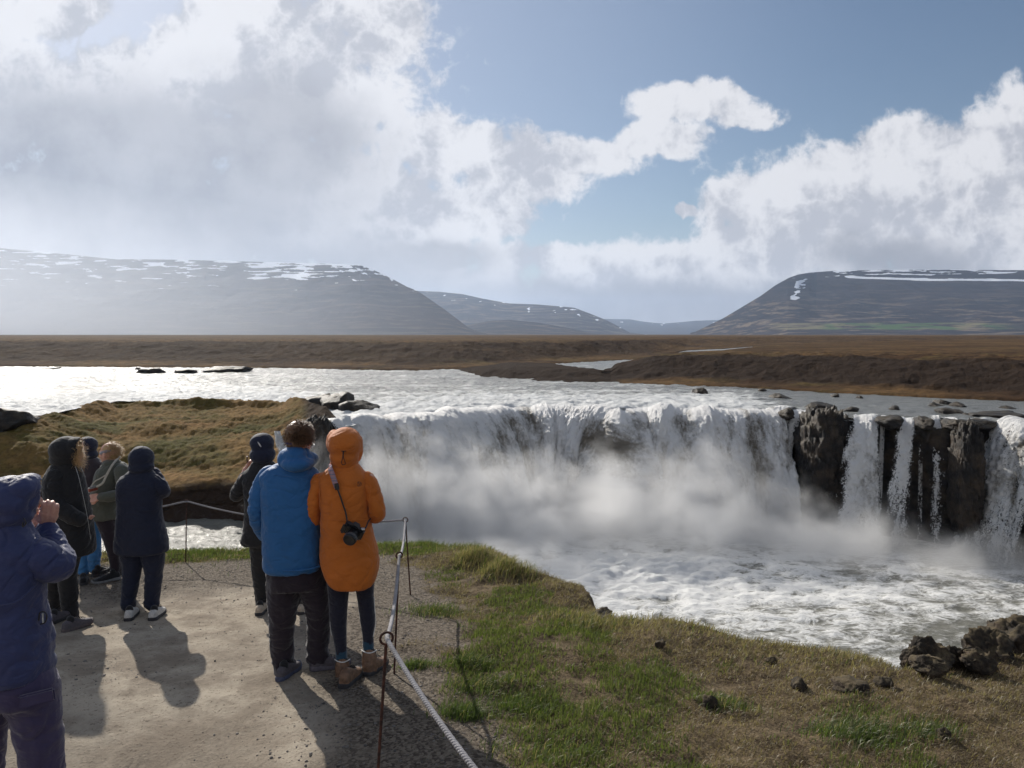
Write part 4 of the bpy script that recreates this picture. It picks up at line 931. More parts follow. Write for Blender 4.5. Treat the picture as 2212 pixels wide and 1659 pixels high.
class Person:
    def __init__(s, D, footpx, footpy, label, zroot=None):
        s.D = D; b = P(footpx, footpy, D); z = gzat(b.x, D) if zroot is None else zroot
        s.base = Vector((b.x, D, z)); s.k = D / F; s.label = label
        class R: pass
        s.root = R(); s.root.location = s.base
        s.skin = []
    def p(s, px, py, dy=0.0): return np.array(P(px, py, s.D + dy)[:])
    def r(s, rpx): return rpx * s.k
    def tube(s, pts, seg=14, fx=1.0):        # (px, py, dy, rpx)
        return tube_np([s.p(a, b, c) for a, b, c, d in pts], [s.r(d) for a, b, c, d in pts], seg=seg, fx=fx)
    def loft(s, rings, ex=2.3, yaw=0.0, seg=30):      # (px, py, halfwidth px, halfdepth m, dy)
        out = []
        for a, b, hw, hd, dy in rings:
            q = s.p(a, b, dy); out.append((q[0], q[1], q[2], s.r(hw), hd, yaw))
        return loft_np(out, ex=ex, seg=seg)
    def ell(s, px, py, dy, rx, ry, rz, yaw=0, pitch=0): return ell_np(s.p(px, py, dy), (s.r(rx), ry, s.r(rz)), yaw, pitch)
    def body(s, voxel=0.012):
        bpy.context.view_layer.update(); o = fuse('person', s.skin, SKIN, s.root, voxel, 2 if voxel > .005 else 1)
        o.parent = None; o.location = s.base; tag(o, s.label, 'person'); s.root = o
        return o
    def part(s, name, shapes, mat, parent=None, voxel=0.011, smooth=4, folds=(0.006, 7.0), seed=0, post=None, vfold=0.0):
        sl = []
        if name in ('jacket', 'coat', 'parka'): sl = shapes[1:]; shapes = shapes[:1]; voxel = min(voxel, 0.009)
        o = fuse(name, shapes, mat, s.root, voxel, smooth, folds, seed, post, vfold)
        o.parent = parent or s.root
        for i, sh in enumerate(sl):
            q = fuse('sleeve', [sh], mat, s.root, 0.008, 3, (folds[0] * 1.2, 9.0), seed + 3 + i, None, 0.0); q.parent = o
        return o
    def head(s, px, py, dy, yaw, size=0.115, ears=True):
        """skull, jaw, nose, lips, ears; yaw = where it looks, 0 = away from camera"""
        c = s.p(px, py, dy); fw = np.array([-math.sin(yaw), math.cos(yaw), 0]); rt = np.array([math.cos(yaw), math.sin(yaw), 0]); up = np.array([0, 0, 1.0]); k = size / 0.115
        def e(f, r_, u, a, b, cc, pitch=0): s.skin.append(ell_np(c + fw * f * k + rt * r_ * k + up * u * k, (a * k, b * k, cc * k), yaw, pitch))
        e(-0.01, 0, 0.02, 0.076, 0.095, 0.095); e(0.03, 0, -0.045, 0.058, 0.062, 0.062); e(0.062, 0, -0.088, 0.028, 0.026, 0.022)
        e(0.095, 0, -0.022, 0.012, 0.024, 0.024, -0.5); e(0.106, 0, -0.032, 0.016, 0.014, 0.011); e(0.088, 0, -0.062, 0.022, 0.012, 0.007); e(0.085, 0, -0.073, 0.020, 0.012, 0.007)
        e(0.078, 0.03, 0.022, 0.022, 0.014, 0.008); e(0.078, -0.03, 0.022, 0.022, 0.014, 0.008); e(0.06, 0.038, -0.035, 0.022, 0.022, 0.02); e(0.06, -0.038, -0.035, 0.022, 0.022, 0.02)
        if ears: e(-0.005, 0.078, -0.01, 0.010, 0.022, 0.034); e(-0.005, -0.078, -0.01, 0.010, 0.022, 0.034)
        s.hc, s.hf, s.hr, s.hk = c, fw, rt, k
        return c
    def eyes(s):
        for sg in (-1, 1):
            c = s.hc + s.hf * 0.078 * s.hk + s.hr * sg * 0.031 * s.hk + np.array([0, 0, 0.004])
            v, f = ell_np(c - np.array(s.base), (0.012, 0.012, 0.012), 0, 0, 2); o = mesh_np('eye', v, np.array(f), EYE_W, parent=s.root)
            v, f = ell_np(c + s.hf * 0.0085 - np.array(s.base), (0.006, 0.006, 0.006), 0, 0, 2); mesh_np('iris', v, np.array(f), EYE_D, parent=o)
            v, f = tube_np([c + s.hf * 0.012 + s.hr * a + np.array([0, 0, 0.020 - abs(a) * 0.25]) - np.array(s.base) for a in (-0.018, 0, 0.018)], [0.002, 0.0035, 0.002], seg=6); 
            me = bpy.data.meshes.new('eyebrow'); me.from_pydata([tuple(q) for q in v], [], f); me.materials.append(HAIR_BR); b = bpy.data.objects.new('eyebrow', me); col.objects.link(b); b.parent = s.root
    def leg(s, pts, k=0.62): s.skin.append(s.tube([(a, b, c, d * k) for a, b, c, d in pts]))
    def hand(s, wrist, knuckle, nrm, curl=0.9, flip=1, k=1.0, spread=0.0, thumb=True):
        """wrist and knuckle are world points, nrm the back of the hand; fingers bend away from nrm"""
        w, kn, nr = np.array(wrist, float), np.array(knuckle, float), np.array(nrm, float)
        d = kn - w; L = np.linalg.norm(d); d = d / L; nr = nr - d * np.dot(nr, d); nr /= np.linalg.norm(nr); sd = np.cross(d, nr) * flip
        for j, o_ in enumerate((-0.030, -0.010, 0.011, 0.030)):
            s.skin.append(tube_np([w + sd * o_ * 0.5 * k, kn + sd * o_ * k - d * 0.004 * j], [0.015 * k, 0.0125 * k], seg=10, k=2))
            ln = (0.040, 0.045, 0.042, 0.032)[j] * k; q = kn + sd * o_ * k * (1 + spread); dd = d.copy(); pts = [q - d * 0.01]; rr = [0.0105 * k]
            ang = 0.25 * curl
            for si, sl in enumerate((1.0, 0.62, 0.5)):
                dd = d * math.cos(ang) - nr * math.sin(ang) + sd * spread * 0.3 * (j - 1.5); dd /= np.linalg.norm(dd); q = q + dd * ln * sl; pts.append(q); rr.append((0.0093, 0.0085, 0.0068)[si] * k); ang += curl * (0.95 if si == 0 else 0.7)
            s.skin.append(tube_np(pts, rr, seg=10, k=3))
        if thumb:
            b = w + d * 0.025 * k - sd * 0.020 * k; t1 = b - sd * 0.030 * k + d * 0.025 * k - nr * 0.018 * k; t2 = t1 + d * 0.030 * k - nr * 0.012 * k; t3 = t2 + d * 0.020 * k + sd * 0.008 * k - nr * 0.006 * k
            s.skin.append(tube_np([b, t1, t2, t3], [0.015 * k, 0.0125 * k, 0.0105 * k, 0.0085 * k], seg=10, k=3))
    def cord(s, name, pts, r, mat, parent=None, k=6, seg=8):      # (px, py, dy)
        q = catmull([s.p(*a) for a in pts], k) - np.array(s.base)[None]
        v, f = tube_np(q, [r] * len(q), seg=seg, k=1)
        me = bpy.data.meshes.new(name); me.from_pydata([tuple(a) for a in v], [], f); me.polygons.foreach_set('use_smooth', [True] * len(me.polygons)); me.materials.append(mat)
        o = bpy.data.objects.new(name, me); col.objects.link(o); o.parent = parent or s.root; return o
    def shoe(s, heel, toe, mat, sole=None, kind='shoe', length=None, lacecol=None, tall=0.0, wide=1.0, lab=None):
        """heel and toe as pixels on the ground"""
        def gp(a):
            q = gslope(*a); z = s.D + (a[2] if len(a) > 2 else 0); return q
        h = gslope(heel[0], heel[1]); t = gslope(toe[0], toe[1]); d = Vector((t.x - h.x, t.y - h.y)); L = length or 0.29; d.normalize()
        yaw = math.atan2(-d.x, d.y)
        T = np.array([0, .04, .12, .25, .40, .52, .66, .80, .92, 1.0]); HW = np.array([.016, .030, .036, .037, .037, .043, .048, .046, .034, .010]) * wide
        TP = np.array([.065, .085, .095, .105, .098, .082, .066, .056, .046, .030]) + tall * np.array([.7, 1, 1, 1, .5, .1, 0, 0, 0, 0])
        a = np.linspace(0, np.pi, 13)
        def build(hwk, topf, botf, ex, grow=0.0):
            V = []
            for t_, hw, tp in zip(T, HW, TP):
                X = np.cos(a); Z = np.maximum(np.sin(a), 0) ** ex
                V.append(np.stack([np.sign(X) * np.abs(X) ** 0.7 * hw * hwk, np.full(13, (t_ * (1 + grow * 2) - grow) * L), botf(t_, tp) + Z * (topf(t_, tp) - botf(t_, tp))], -1))
            V = np.array(V).reshape(-1, 3); f = [tuple(q) for q in grid_faces(len(T), 13)]
            nr = len(T); f += [tuple(range(13)), tuple(range((nr - 1) * 13, nr * 13))[::-1]]
            f += [(i * 13, i * 13 + 12, (i + 1) * 13 + 12, (i + 1) * 13) for i in range(nr - 1)]
            c, sn = math.cos(yaw), math.sin(yaw)
            return np.stack([V[:, 0] * c - V[:, 1] * sn + h.x, V[:, 0] * sn + V[:, 1] * c + h.y, V[:, 2]], -1), f
        g = (gzat(h.x, h.y) + gzat(h.x + d.x * L, h.y + d.y * L)) / 2 + 0.002
        rise = lambda t_: 0.012 * max(0, (t_ - 0.8) / 0.2) ** 2
        v, f = build(1.0, lambda t_, tp: tp, lambda t_, tp: 0.016 + rise(t_), 0.6); v[:, 2] += g
        o = fuse(kind, [(v, f)], mat, s.root, 0.006, 3, (0.0015, 30.0)); o.parent = s.root
        if lab: o['label'] = lab
        v, f = build(1.13, lambda t_, tp: 0.032 + rise(t_) + (0.008 if t_ < 0.3 else 0), lambda t_, tp: 0.0 + rise(t_), 0.16, 0.02); v[:, 2] += g
        so = fuse('sole', [(v, f)], sole or RUBBER, s.root, 0.006, 1); so.parent = o
        lt = []
        c, sn = math.cos(yaw), math.sin(yaw)
        for q, (ty, tz) in enumerate(((0.44, 0.099), (0.52, 0.090), (0.60, 0.080), (0.68, 0.072))):
            pp = [(-0.022, ty * L, tz - 0.004), (0, ty * L + 0.004, tz + 0.004), (0.022, ty * L, tz - 0.004)]
            pts = [np.array([x * c - y * sn + h.x, x * sn + y * c + h.y, z + g + 0.002]) for x, y, z in pp]
            lt.append(tube_np(pts, [0.0028] * 3, seg=6, k=3))
        loop = [(0, 0.42, 0.103), (0.03, 0.40, 0.125), (0.045, 0.44, 0.105), (0.02, 0.47, 0.10)]
        lt.append(tube_np([np.array([x * c - y * L * sn + h.x, x * sn + y * L * c + h.y, z + g]) for x, y, z in loop], [0.0022] * 4, seg=6, k=4))
        V, Fc = join_shapes(lt); V = V - np.array(s.base)[None]; me = bpy.data.meshes.new('laces'); me.from_pydata([tuple(q) for q in V], [], Fc); me.materials.append(lacecol or RUBBER)
        lo = bpy.data.objects.new('laces', me); col.objects.link(lo); lo.parent = o
        if kind == 'shoe':
            b_ = np.array([h.x, h.y, g]) + np.array([d.x, d.y, 0]) * 0.075
            sk = s.part('sock', [tube_np([b_ + [0, 0, .04], b_ + [0, 0, .07], b_ + [0, 0, .10]], [0.034, 0.034, 0.033], k=3)], C_BLACK, None, 0.009, 2, (0.001, 20))
        s.footpts = (h, d, g)
        return o
    def foot_skin(s, heel, toe):
        h = gslope(heel[0], heel[1]); t = gslope(toe[0], toe[1]); d = Vector((t.x - h.x, t.y - h.y, 0)).normalized(); g = gzat(h.x, h.y) + 0.03
        a = np.array([h.x, h.y, g]) + np.array(d[:]) * 0.05; b = a + np.array(d[:]) * 0.16
        s.skin.append(tube_np([a + np.array([0, 0, .05]) + (b - a) * .1, a + [0, 0, .012] + (b - a) * .1, b - [0, 0, .006]], [0.024, 0.020, 0.016], k=3))
        return (a + [0, 0, 0.1])
EYE_W = mat_plain('eye_white', (0.75, 0.74, 0.72), 0.3); EYE_D = mat_plain('iris_brown', (0.03, 0.02, 0.015), 0.2)
def hollow(s, c, fw, cut=0.045, depth=0.07, R=0.11):
    """press the opening of a hood inwards on the side it faces"""
    fw = np.array(fw); c = np.array(c) - np.array(s.base)
    def post(co):
        d = (co - c) @ fw; perp = co - c - np.outer(d, fw); rr = np.linalg.norm(perp, axis=1)
        t = np.clip(1 - (rr / R) ** 2, 0, 1)
        m = d > cut
        co = co.copy(); newd = np.where(m, cut - depth * t, d)
        return co + np.outer(newd - d, fw)
    return post

C_ORANGE = mat_cloth('orange_shell', (0.50, 0.135, 0.016), 0.7, sheen=0.15); C_BLUE = mat_cloth('blue_shell', (0.018, 0.110, 0.29), 0.62, sheen=0.15)
C_NAVYP = mat_cloth('indigo_shell', (0.022, 0.031, 0.105), 0.6, sheen=0.15, spec=0.45); C_NAVYT = mat_cloth('dusky_trousers', (0.045, 0.035, 0.085), 0.75)
C_BLACK = mat_cloth('black_fabric', (0.012, 0.012, 0.014), 0.8, sheen=0.2); C_NAVY = mat_cloth('navy_fabric', (0.010, 0.014, 0.034), 0.75, sheen=0.15)
C_AUB = mat_cloth('dark_trousers', (0.020, 0.013, 0.020), 0.9); C_LEG = mat_cloth('leggings', (0.010, 0.010, 0.024), 0.8, var=0.1)
C_GREEN = mat_cloth('grey_green_canvas', (0.085, 0.090, 0.072), 0.85); C_SKI = mat_cloth('bright_blue_ski_fabric', (0.05, 0.19, 0.42), 0.7)
C_MAROON = mat_cloth('plum_black_shell', (0.032, 0.024, 0.032), 0.75); C_BAND = mat_cloth('grey_knit', (0.26, 0.25, 0.29), 0.9); C_BANDN = mat_cloth('indigo_knit', (0.03, 0.02, 0.10), 0.9)
LEATHER = mat_plain('brown_leather', (0.17, 0.095, 0.055), 0.65, 0.0, 35, 0.35); TEAL = mat_cloth('teal_sock', (0.02, 0.06, 0.10), 0.9); WHITE = mat_plain('pale_trim', (0.7, 0.7, 0.68), 0.6)
BEIGE = mat_plain('beige_suede', (0.42, 0.35, 0.27), 0.8); GREY_SH = mat_plain('grey_mesh', (0.085, 0.075, 0.085), 0.8); LTGREY = mat_plain('light_grey_suede', (0.50, 0.48, 0.45), 0.8)
BLACKP = mat_plain('black_plastic', (0.012, 0.012, 0.014), 0.35); GLASS = mat_plain('lens_glass', (0.01, 0.01, 0.02), 0.06); CORD = mat_plain('dark_cord', (0.02, 0.015, 0.015), 0.7)

# ---------------------------------------------------------------- man in the blue jacket
m = Person(5.45, 640, 1460, 'tall person with tousled brown hair and bright blue jacket, hood down, seen from behind')
LL = [(612, 1240, .0, 36), (611, 1300, .0, 33), (609, 1350, .0, 27), (610, 1400, .02, 25), (614, 1445, .02, 22)]
RL = [(668, 1240, .02, 36), (684, 1300, .04, 28), (688, 1350, .06, 24), (686, 1395, .08, 24), (687, 1415, .09, 22)]
m.head(647, 946, 0.02, -0.55); m.skin.append(m.tube([(648, 968, 0, 17), (646, 1010, 0, 18)]))
m.skin.append(m.loft([(622, 1240, 46, .11, 0), (626, 1150, 44, .10, 0), (624, 1050, 52, .11, 0), (630, 1012, 44, .09, 0), (640, 1000, 20, .07, 0)]))
m.leg(LL); m.leg(RL); m.foot_skin((600, 1466), (645, 1440)); m.foot_skin((670, 1444), (724, 1438))
m.skin.append(m.tube([(575, 1030, 0, 14), (556, 1100, -.02, 12), (575, 1160, .12, 10)])); m.skin.append(m.tube([(672, 1030, 0, 14), (690, 1100, .02, 12), (672, 1160, .12, 10)]))
m.hand(m.p(575, 1160, .12), m.p(583, 1176, .15), (-1, -.3, 0)); m.hand(m.p(672, 1160, .12), m.p(664, 1176, .15), (1, -.3, 0), flip=-1)
m.body()
m.part('trousers', [m.loft([(634, 1205, 54, .13, 0), (634, 1240, 56, .145, 0), (636, 1268, 56, .14, 0)]), m.tube(LL), m.tube(RL), m.tube([(612, 1425, .02, 23), (618, 1452, .0, 25)]), m.tube([(687, 1405, .09, 23), (686, 1420, .08, 25)])], C_AUB, folds=(0.010, 9.0), seed=3, voxel=0.01, smooth=3)
def hemlift(s, px, base, amp): pass
j = m.part('jacket', [m.loft([(632, 1231, 55, .155, 0), (632, 1220, 62, .175, 0), (631, 1180, 62, .18, 0), (629, 1120, 62, .17, 0), (626, 1070, 62, .16, 0), (622, 1035, 62, .145, 0), (624, 1017, 56, .12, 0), (633, 1002, 36, .10, 0), (642, 990, 22, .08, 0)]),
     m.tube([(582, 1028, 0, 23), (563, 1062, -.01, 21.5), (556, 1105, -.02, 20), (566, 1140, .06, 18), (580, 1160, .14, 16)]), m.tube([(666, 1028, 0, 22), (684, 1062, 0, 20), (692, 1105, .02, 19), (684, 1150, .1, 16)])],
     C_BLUE, folds=(0.007, 5.5), seed=5, vfold=0.007, voxel=0.010, smooth=3)
m.part('hood', [m.ell(643, 1000, -.06, 36, .13, 17, 0.15), m.ell(640, 981, -.02, 29, .12, 19), m.ell(668, 992, .02, 18, .10, 15), m.ell(616, 990, -.01, 15, .10, 20), m.ell(643, 1008, -.09, 24, .09, 11)], C_BLUE, j, 0.009, 4, (0.007, 9), 7)
for sx in (-1, 1):
    pass
m.cord('hem_drawcord', [(573, 1222, -.10), (590, 1229, -.15), (632, 1233, -.175), (670, 1229, -.15), (690, 1223, -.10)], 0.006, C_BLUE, j)
m.cord('shoulder_seam', [(572, 1024, -.09), (600, 1027, -.13), (640, 1030, -.15), (672, 1026, -.10)], 0.0022, C_BLUE, j)
rg = np.random.RandomState(4)
hc = m.hc
hd = rg.normal(size=(5200, 3)); hd /= np.linalg.norm(hd, axis=1)[:, None]
hd = hd[((hd @ m.hf < 0.62) & (hd[:, 2] > -0.55)) | (hd[:, 2] > 0.5)]
roots = hc + hd * np.array([0.074, 0.086, 0.090]) + [0, 0, 0.02] - m.hf * 0.01
hr = fuse('hair', [ell_np(hc + np.array([0, 0, .033]) - m.hf * 0.016, (.078, .090, .087), -0.55), ell_np(hc + np.array([0, 0, -.02]) - m.hf * 0.03, (.074, .075, .075), -0.55)], HAIR_BR, m.root, 0.007, 2, (0.009, 30.0), 4); hr.parent = m.root
strands('hair_locks', roots, hd * [.6, .6, 0.25] + np.array([0.55, 0.0, -0.15]) + rg.normal(size=hd.shape) * 0.42, 0.052, 0.006, 0.0016, HAIR_BR, hr, 0.2, 3)
bnd = [ell_np(hc - m.hf * 0.008 + np.array([0, 0, -.028]), (.086, .103, .024), -0.55)]
m.part('headband', bnd, C_BANDN, None, 0.006, 2, (0.002, 20))
m.cord('glasses', [(676, 957, .10), (679, 962, .06), (673, 966, .0), (664, 964, -.04)], 0.003, METAL_W)
m.shoe((602, 1466), (646, 1437), GREY_SH, mat_plain('blue_grey_sole', (0.06, 0.07, 0.12), 0.7), lab='dark blue grey trail shoe pointing away to the right'); m.shoe((670, 1446), (727, 1440), GREY_SH, mat_plain('grey_sole', (0.11, 0.10, 0.12), 0.7))

# ---------------------------------------------------------------- person in the orange parka
m = Person(5.41, 760, 1470, 'person in long orange hooded parka, dark leggings and brown hiking boots')
LL = [(731, 1235, .0, 28), (731, 1290, .0, 22), (731, 1345, .0, 18.5), (735, 1385, .0, 14), (738, 1420, .0, 11.5)]
RL = [(785, 1235, .02, 26), (789, 1285, .02, 19), (794, 1335, .03, 17.5), (795, 1370, .03, 13), (796, 1400, .03, 11)]
m.head(745, 965, 0.03, -0.35); m.skin.append(m.tube([(745, 985, 0, 16), (745, 1020, 0, 17)]))
m.skin.append(m.loft([(752, 1240, 44, .11, 0), (748, 1130, 38, .10, 0), (745, 1060, 45, .11, 0), (743, 1025, 38, .09, 0), (744, 1010, 20, .07, 0)]))
m.leg(LL, .8); m.leg(RL, .8); m.foot_skin((742, 1482), (762, 1462)); m.foot_skin((792, 1458), (815, 1442))
for pts in ([(688, 1035, 0, 13), (676, 1105, 0, 11), (700, 1110, .22, 10), (722, 1105, .30, 9)], [(796, 1032, 0, 13), (812, 1095, 0, 11), (790, 1100, .22, 10), (765, 1100, .30, 9)]): m.skin.append(m.tube(pts))
m.hand(m.p(722, 1105, .30), m.p(735, 1104, .32), (0, .3, 1)); m.hand(m.p(765, 1100, .30), m.p(752, 1099, .32), (0, .3, 1), flip=-1)
m.body()
m.part('leggings', [m.loft([(757, 1215, 44, .12, 0), (757, 1248, 46, .125, 0)]), m.tube(LL), m.tube(RL)], C_LEG, folds=(0.0015, 14), voxel=0.009)
m.cord('side_stripe', [(808, 1290, -.02), (810, 1320, -.02), (812, 1345, -.02), (806, 1375, -.02)], 0.0022, WHITE); m.cord('side_stripe', [(714, 1330, -.03), (713, 1350, -.03), (716, 1372, -.03)], 0.0018, WHITE)
def tailhem(s):
    b = np.array(s.base)
    def post(co):
        # hem curves up at the sides, as a parka tail does
        w = co + b; px = 1106 + F * w[:, 0] / w[:, 1]; z0 = P(757, 1272, s.D).z; zt = P(757, 1190, s.D).z
        low = np.clip((zt - w[:, 2]) / (zt - z0), 0, 1.15); u = np.clip(np.abs(px - 752) / 62, 0, 1.1)
        co = co.copy(); co[:, 2] += low ** 1.5 * (u ** 5) * 0.125; return co
    return post
j = m.part('parka', [m.loft([(756, 1263, 61, .155, 0), (756, 1255, 62, .165, 0), (756, 1225, 63, .17, 0), (754, 1185, 62, .165, 0), (748, 1140, 55, .145, 0), (745.5, 1115, 53, .135, 0), (745, 1080, 54, .14, 0), (743, 1045, 54, .14, 0), (742, 1027, 52, .12, 0), (744, 1014, 38, .10, 0), (744, 1000, 27, .085, 0)]),
     m.tube([(693, 1040, 0, 20), (681, 1070, -.01, 20), (672, 1105, -.02, 19.5), (675, 1122, .02, 18), (696, 1118, .14, 16), (716, 1108, .26, 14)]), m.tube([(793, 1038, 0, 20), (804, 1068, -.01, 19.5), (814, 1100, -.02, 18), (811, 1113, .02, 17), (790, 1110, .14, 16), (770, 1104, .26, 14)])],
     C_ORANGE, folds=(0.007, 6.0), seed=15, vfold=0.004, voxel=0.009, smooth=3, post=tailhem(m))
fwh = np.array([math.sin(0.45), math.cos(0.45), 0])
hd_ = m.part('hood', [m.ell(746, 958, .0, 37, .145, 35), m.ell(744, 985, -.01, 31, .12, 25), m.ell(744, 1000, .0, 30, .11, 14), m.ell(768, 968, .10, 17, .10, 32), m.ell(723, 955, .06, 17, .10, 27)], C_ORANGE, j, 0.009, 3, (0.006, 9), 17, post=hollow(m, m.p(750, 968, .04), fwh, 0.09, 0.07, .13))
m.cord('hood_drawcord', [(741, 975, -.155), (740, 990, -.15), (737.5, 1000, -.145), (741, 1004, -.14), (746, 1001, -.145), (742, 988, -.15), (742.5, 976, -.155)], 0.0028, CORD, hd_)
m.cord('hood_seam', [(716, 962, -.11), (728, 971, -.145), (744, 973, -.152), (762, 969, -.14), (772, 962, -.11)], 0.0028, C_ORANGE, hd_)
m.cord('hood_adjuster', [(738, 974.5, -.155), (747, 974.5, -.155)], 0.003, CORD, hd_)
m.cord('waist_seam', [(695, 1121, -.09), (715, 1123, -.13), (745, 1124.5, -.148), (775, 1123, -.13), (796, 1121, -.09)], 0.0022, C_ORANGE, j)
m.cord('armhole_seam', [(690, 1028, -.07), (688, 1045, -.10), (692, 1075, -.10), (693, 1100, -.09)], 0.0026, C_ORANGE, j); m.cord('armhole_seam', [(796, 1024, -.07), (801, 1045, -.09), (799, 1075, -.10), (798, 1100, -.09)], 0.0026, C_ORANGE, j)
# small outline emblem on the right shoulder blade
em = [[(773, 1041), (773, 1050)], [(773, 1041), (778, 1041.4), (781, 1045), (778, 1049.6), (773, 1050)], [(774, 1042.5), (777, 1046.5), (779, 1043)], [(777, 1046.5), (775.3, 1049)]]
shp = []
for ln in em:
    shp.append(tube_np([m.p(a, b, -.1415) for a, b in ln], [0.0017] * len(ln), seg=6, k=2))
V, Fc = join_shapes(shp); V = V - np.array(m.base); me = bpy.data.meshes.new('emblem'); me.from_pydata([tuple(q) for q in V], [], Fc); me.materials.append(CORD); eo = bpy.data.objects.new('emblem', me); col.objects.link(eo); eo.parent = j
m.part('sock', [m.tube([(737, 1405, 0, 12.6), (738, 1425, 0, 12.6)])], TEAL, None, 0.008, 2, (0.001, 30)); m.part('sock', [m.tube([(795, 1384, .03, 12.2), (796, 1402, .03, 12.2)])], TEAL, None, 0.008, 2, (0.001, 30))
for (hx, hy, tx_, ty_, ax, ay, dy) in ((740, 1484, 764, 1462, 739, 1424, 0), (791, 1460, 816, 1443, 797, 1404, .03)):
    bo = m.shoe((hx, hy), (tx_, ty_), LEATHER, RUBBER, 'boot', tall=0.02, wide=1.12, lacecol=CORD)
    sh = m.part('boot_shaft', [m.tube([(ax, ay + 10, dy - .02, 15.5), (ax + 1, ay + 24, dy - .03, 16.5), (ax + 2, ay + 42, dy - .03, 17)])], LEATHER, bo, 0.006, 2, (0.0015, 30)); m.part('padded_collar', [m.tube([(ax, ay + 7, dy - .008, 16.0), (ax, ay + 13, dy - .012, 16.8)])], C_BLACK, bo, 0.006, 2, (0.001, 30))
    m.part('heel_counter', [m.ell(hx - .5, hy - 13, -.075 if hx < 760 else .01, 15.5, .05, 8.5)], RUBBER, bo, 0.006, 2, (0, 1))
    cpts = [(ax + 16.2 * math.cos(a_), ay + 3.5 - 3.2 * math.cos(2 * a_), dy - .005 + .052 * math.sin(a_)) for a_ in np.linspace(0, 2 * math.pi, 15)]
    m.cord('cuff_trim', cpts, 0.0035, WHITE, bo)
# camera strap and camera
st = bpy.data.objects.new('camera_strap', None)
cam_o = bpy.data.objects.new('camera', None)
col.objects.link(cam_o); cc = m.p(764, 1146, -.20); cam_o.location = cc; tag(cam_o, 'black camera with lens hanging by its strap on the back of the orange parka', 'camera')
def bev_box(name, lo, hi, mat, parent, bev=0.006, M=None):
    bm = bmesh.new(); bmesh.ops.create_cube(bm, size=1.0)
    for v in bm.verts: v.co = Vector([(lo[i] + hi[i]) / 2 + v.co[i] * (hi[i] - lo[i]) for i in range(3)])
    bmesh.ops.bevel(bm, geom=list(bm.edges), offset=bev, segments=2, affect='EDGES')
    if M is not None: bmesh.ops.transform(bm, matrix=M, verts=bm.verts)
    me = bpy.data.meshes.new(name); bm.to_mesh(me); bm.free(); me.materials.append(mat)
    o = bpy.data.objects.new(name, me); col.objects.link(o); o.parent = parent; return o
def lathe(name, prof, mat, parent, M, seg=24):
    V = []; a = np.linspace(0, 2 * np.pi, seg, endpoint=False)
    for r_, y_ in prof: V += [(r_ * math.cos(t), y_, r_ * math.sin(t)) for t in a]
    f = [tuple(q) for q in grid_faces(len(prof), seg, wrap=True)] + [tuple(range(seg)), tuple(range((len(prof) - 1) * seg, len(prof) * seg))[::-1]]
    me = bpy.data.meshes.new(name); me.from_pydata([tuple(M @ Vector(v)) for v in V], [], f); me.polygons.foreach_set('use_smooth', [True] * len(me.polygons)); me.materials.append(mat)
    bm = bmesh.new(); bm.from_mesh(me); bmesh.ops.recalc_face_normals(bm, faces=bm.faces); bm.to_mesh(me); bm.free()
    o = bpy.data.objects.new(name, me); col.objects.link(o); o.parent = parent; return o
MR = Matrix.Scale(1.18, 4) @ Matrix.Rotation(math.radians(28), 4, 'Y') @ Matrix.Rotation(math.radians(22), 4, 'X')
bb = bev_box('camera_body', (-.062, -.02, -.038), (.062, .022, .036), BLACKP, cam_o, .008, MR)
bev_box('grip', (-.068, -.034, -.036), (-.040, -.012, .034), BLACKP, cam_o, .008, MR)
bev_box('viewfinder_hump', (-.022, -.028, .034), (.022, .02, .054), BLACKP, cam_o, .007, MR)
ML = MR @ Matrix.Translation((.008, -.02, -.004))
ln = lathe('lens', [(.0, .0), (.034, .0), (.036, -.012), (.034, -.03), (.037, -.034), (.037, -.068), (.033, -.072), (.028, -.068)], BLACKP, cam_o, ML)
lathe('lens_glass', [(.0, -.060), (.020, -.061), (.029, -.064)], GLASS, ln, ML)
lathe('focus_ring', [(.0375, -.038), (.039, -.04), (.039, -.055), (.0375, -.057)], mat_plain('grey_ring', (0.06, 0.06, 0.065), 0.5), ln, ML)
lathe('mode_dial', [(0, 0), (.011, 0), (.011, .008), (0, .008)], METAL_W, cam_o, MR @ Matrix.Translation((.044, 0, .038)) @ Matrix.Rotation(math.radians(90), 4, 'X'), 14)
def ribbon(name, pts, w, th, mat, parent, base):
    """flat strap lying on the back: pts world, width across"""
    q = catmull(pts, 6); T = np.gradient(q, axis=0); T /= np.linalg.norm(T, axis=1)[:, None]
    N = np.array([0, -1.0, 0])[None] - T * (T @ np.array([0, -1.0, 0]))[:, None]; N /= np.linalg.norm(N, axis=1)[:, None]; S = np.cross(T, N)
    V = np.stack([q - S * w / 2, q + S * w / 2, q + S * w / 2 + N * th, q - S * w / 2 + N * th], 1).reshape(-1, 3) - np.array(base)
    o = mesh_np(name, V, grid_faces(len(q), 4, wrap=True), mat, parent=parent, smooth=False); return o
mw, nt = new_mat('woven_strap'); pos = nt.add('ShaderNodeTexCoord').outputs['Object']
wv1 = nt.add('ShaderNodeTexWave', {'bands_direction': 'Z'}, Vector=pos, Scale=38.0, Distortion=0.6).outputs[1]; wv2 = nt.add('ShaderNodeTexWave', {'bands_direction': 'Z'}, Vector=pos, Scale=14.0).outputs[1]
principled(nt, nt.mix(nt.ramp(wv1, .4, .6), nt.mix(nt.ramp(wv2, .4, .6), (0.05, 0.03, 0.10), (0.30, 0.07, 0.09)), (0.42, 0.36, 0.40)), 0.9)
cb = cc
ribbon('woven_band', [m.p(716, 1006, -.03), m.p(713, 1010, -.10), m.p(718, 1025, -.150), m.p(725, 1046, -.158), m.p(728, 1053, -.158)], 0.036, 0.003, mw, cam_o, cb)
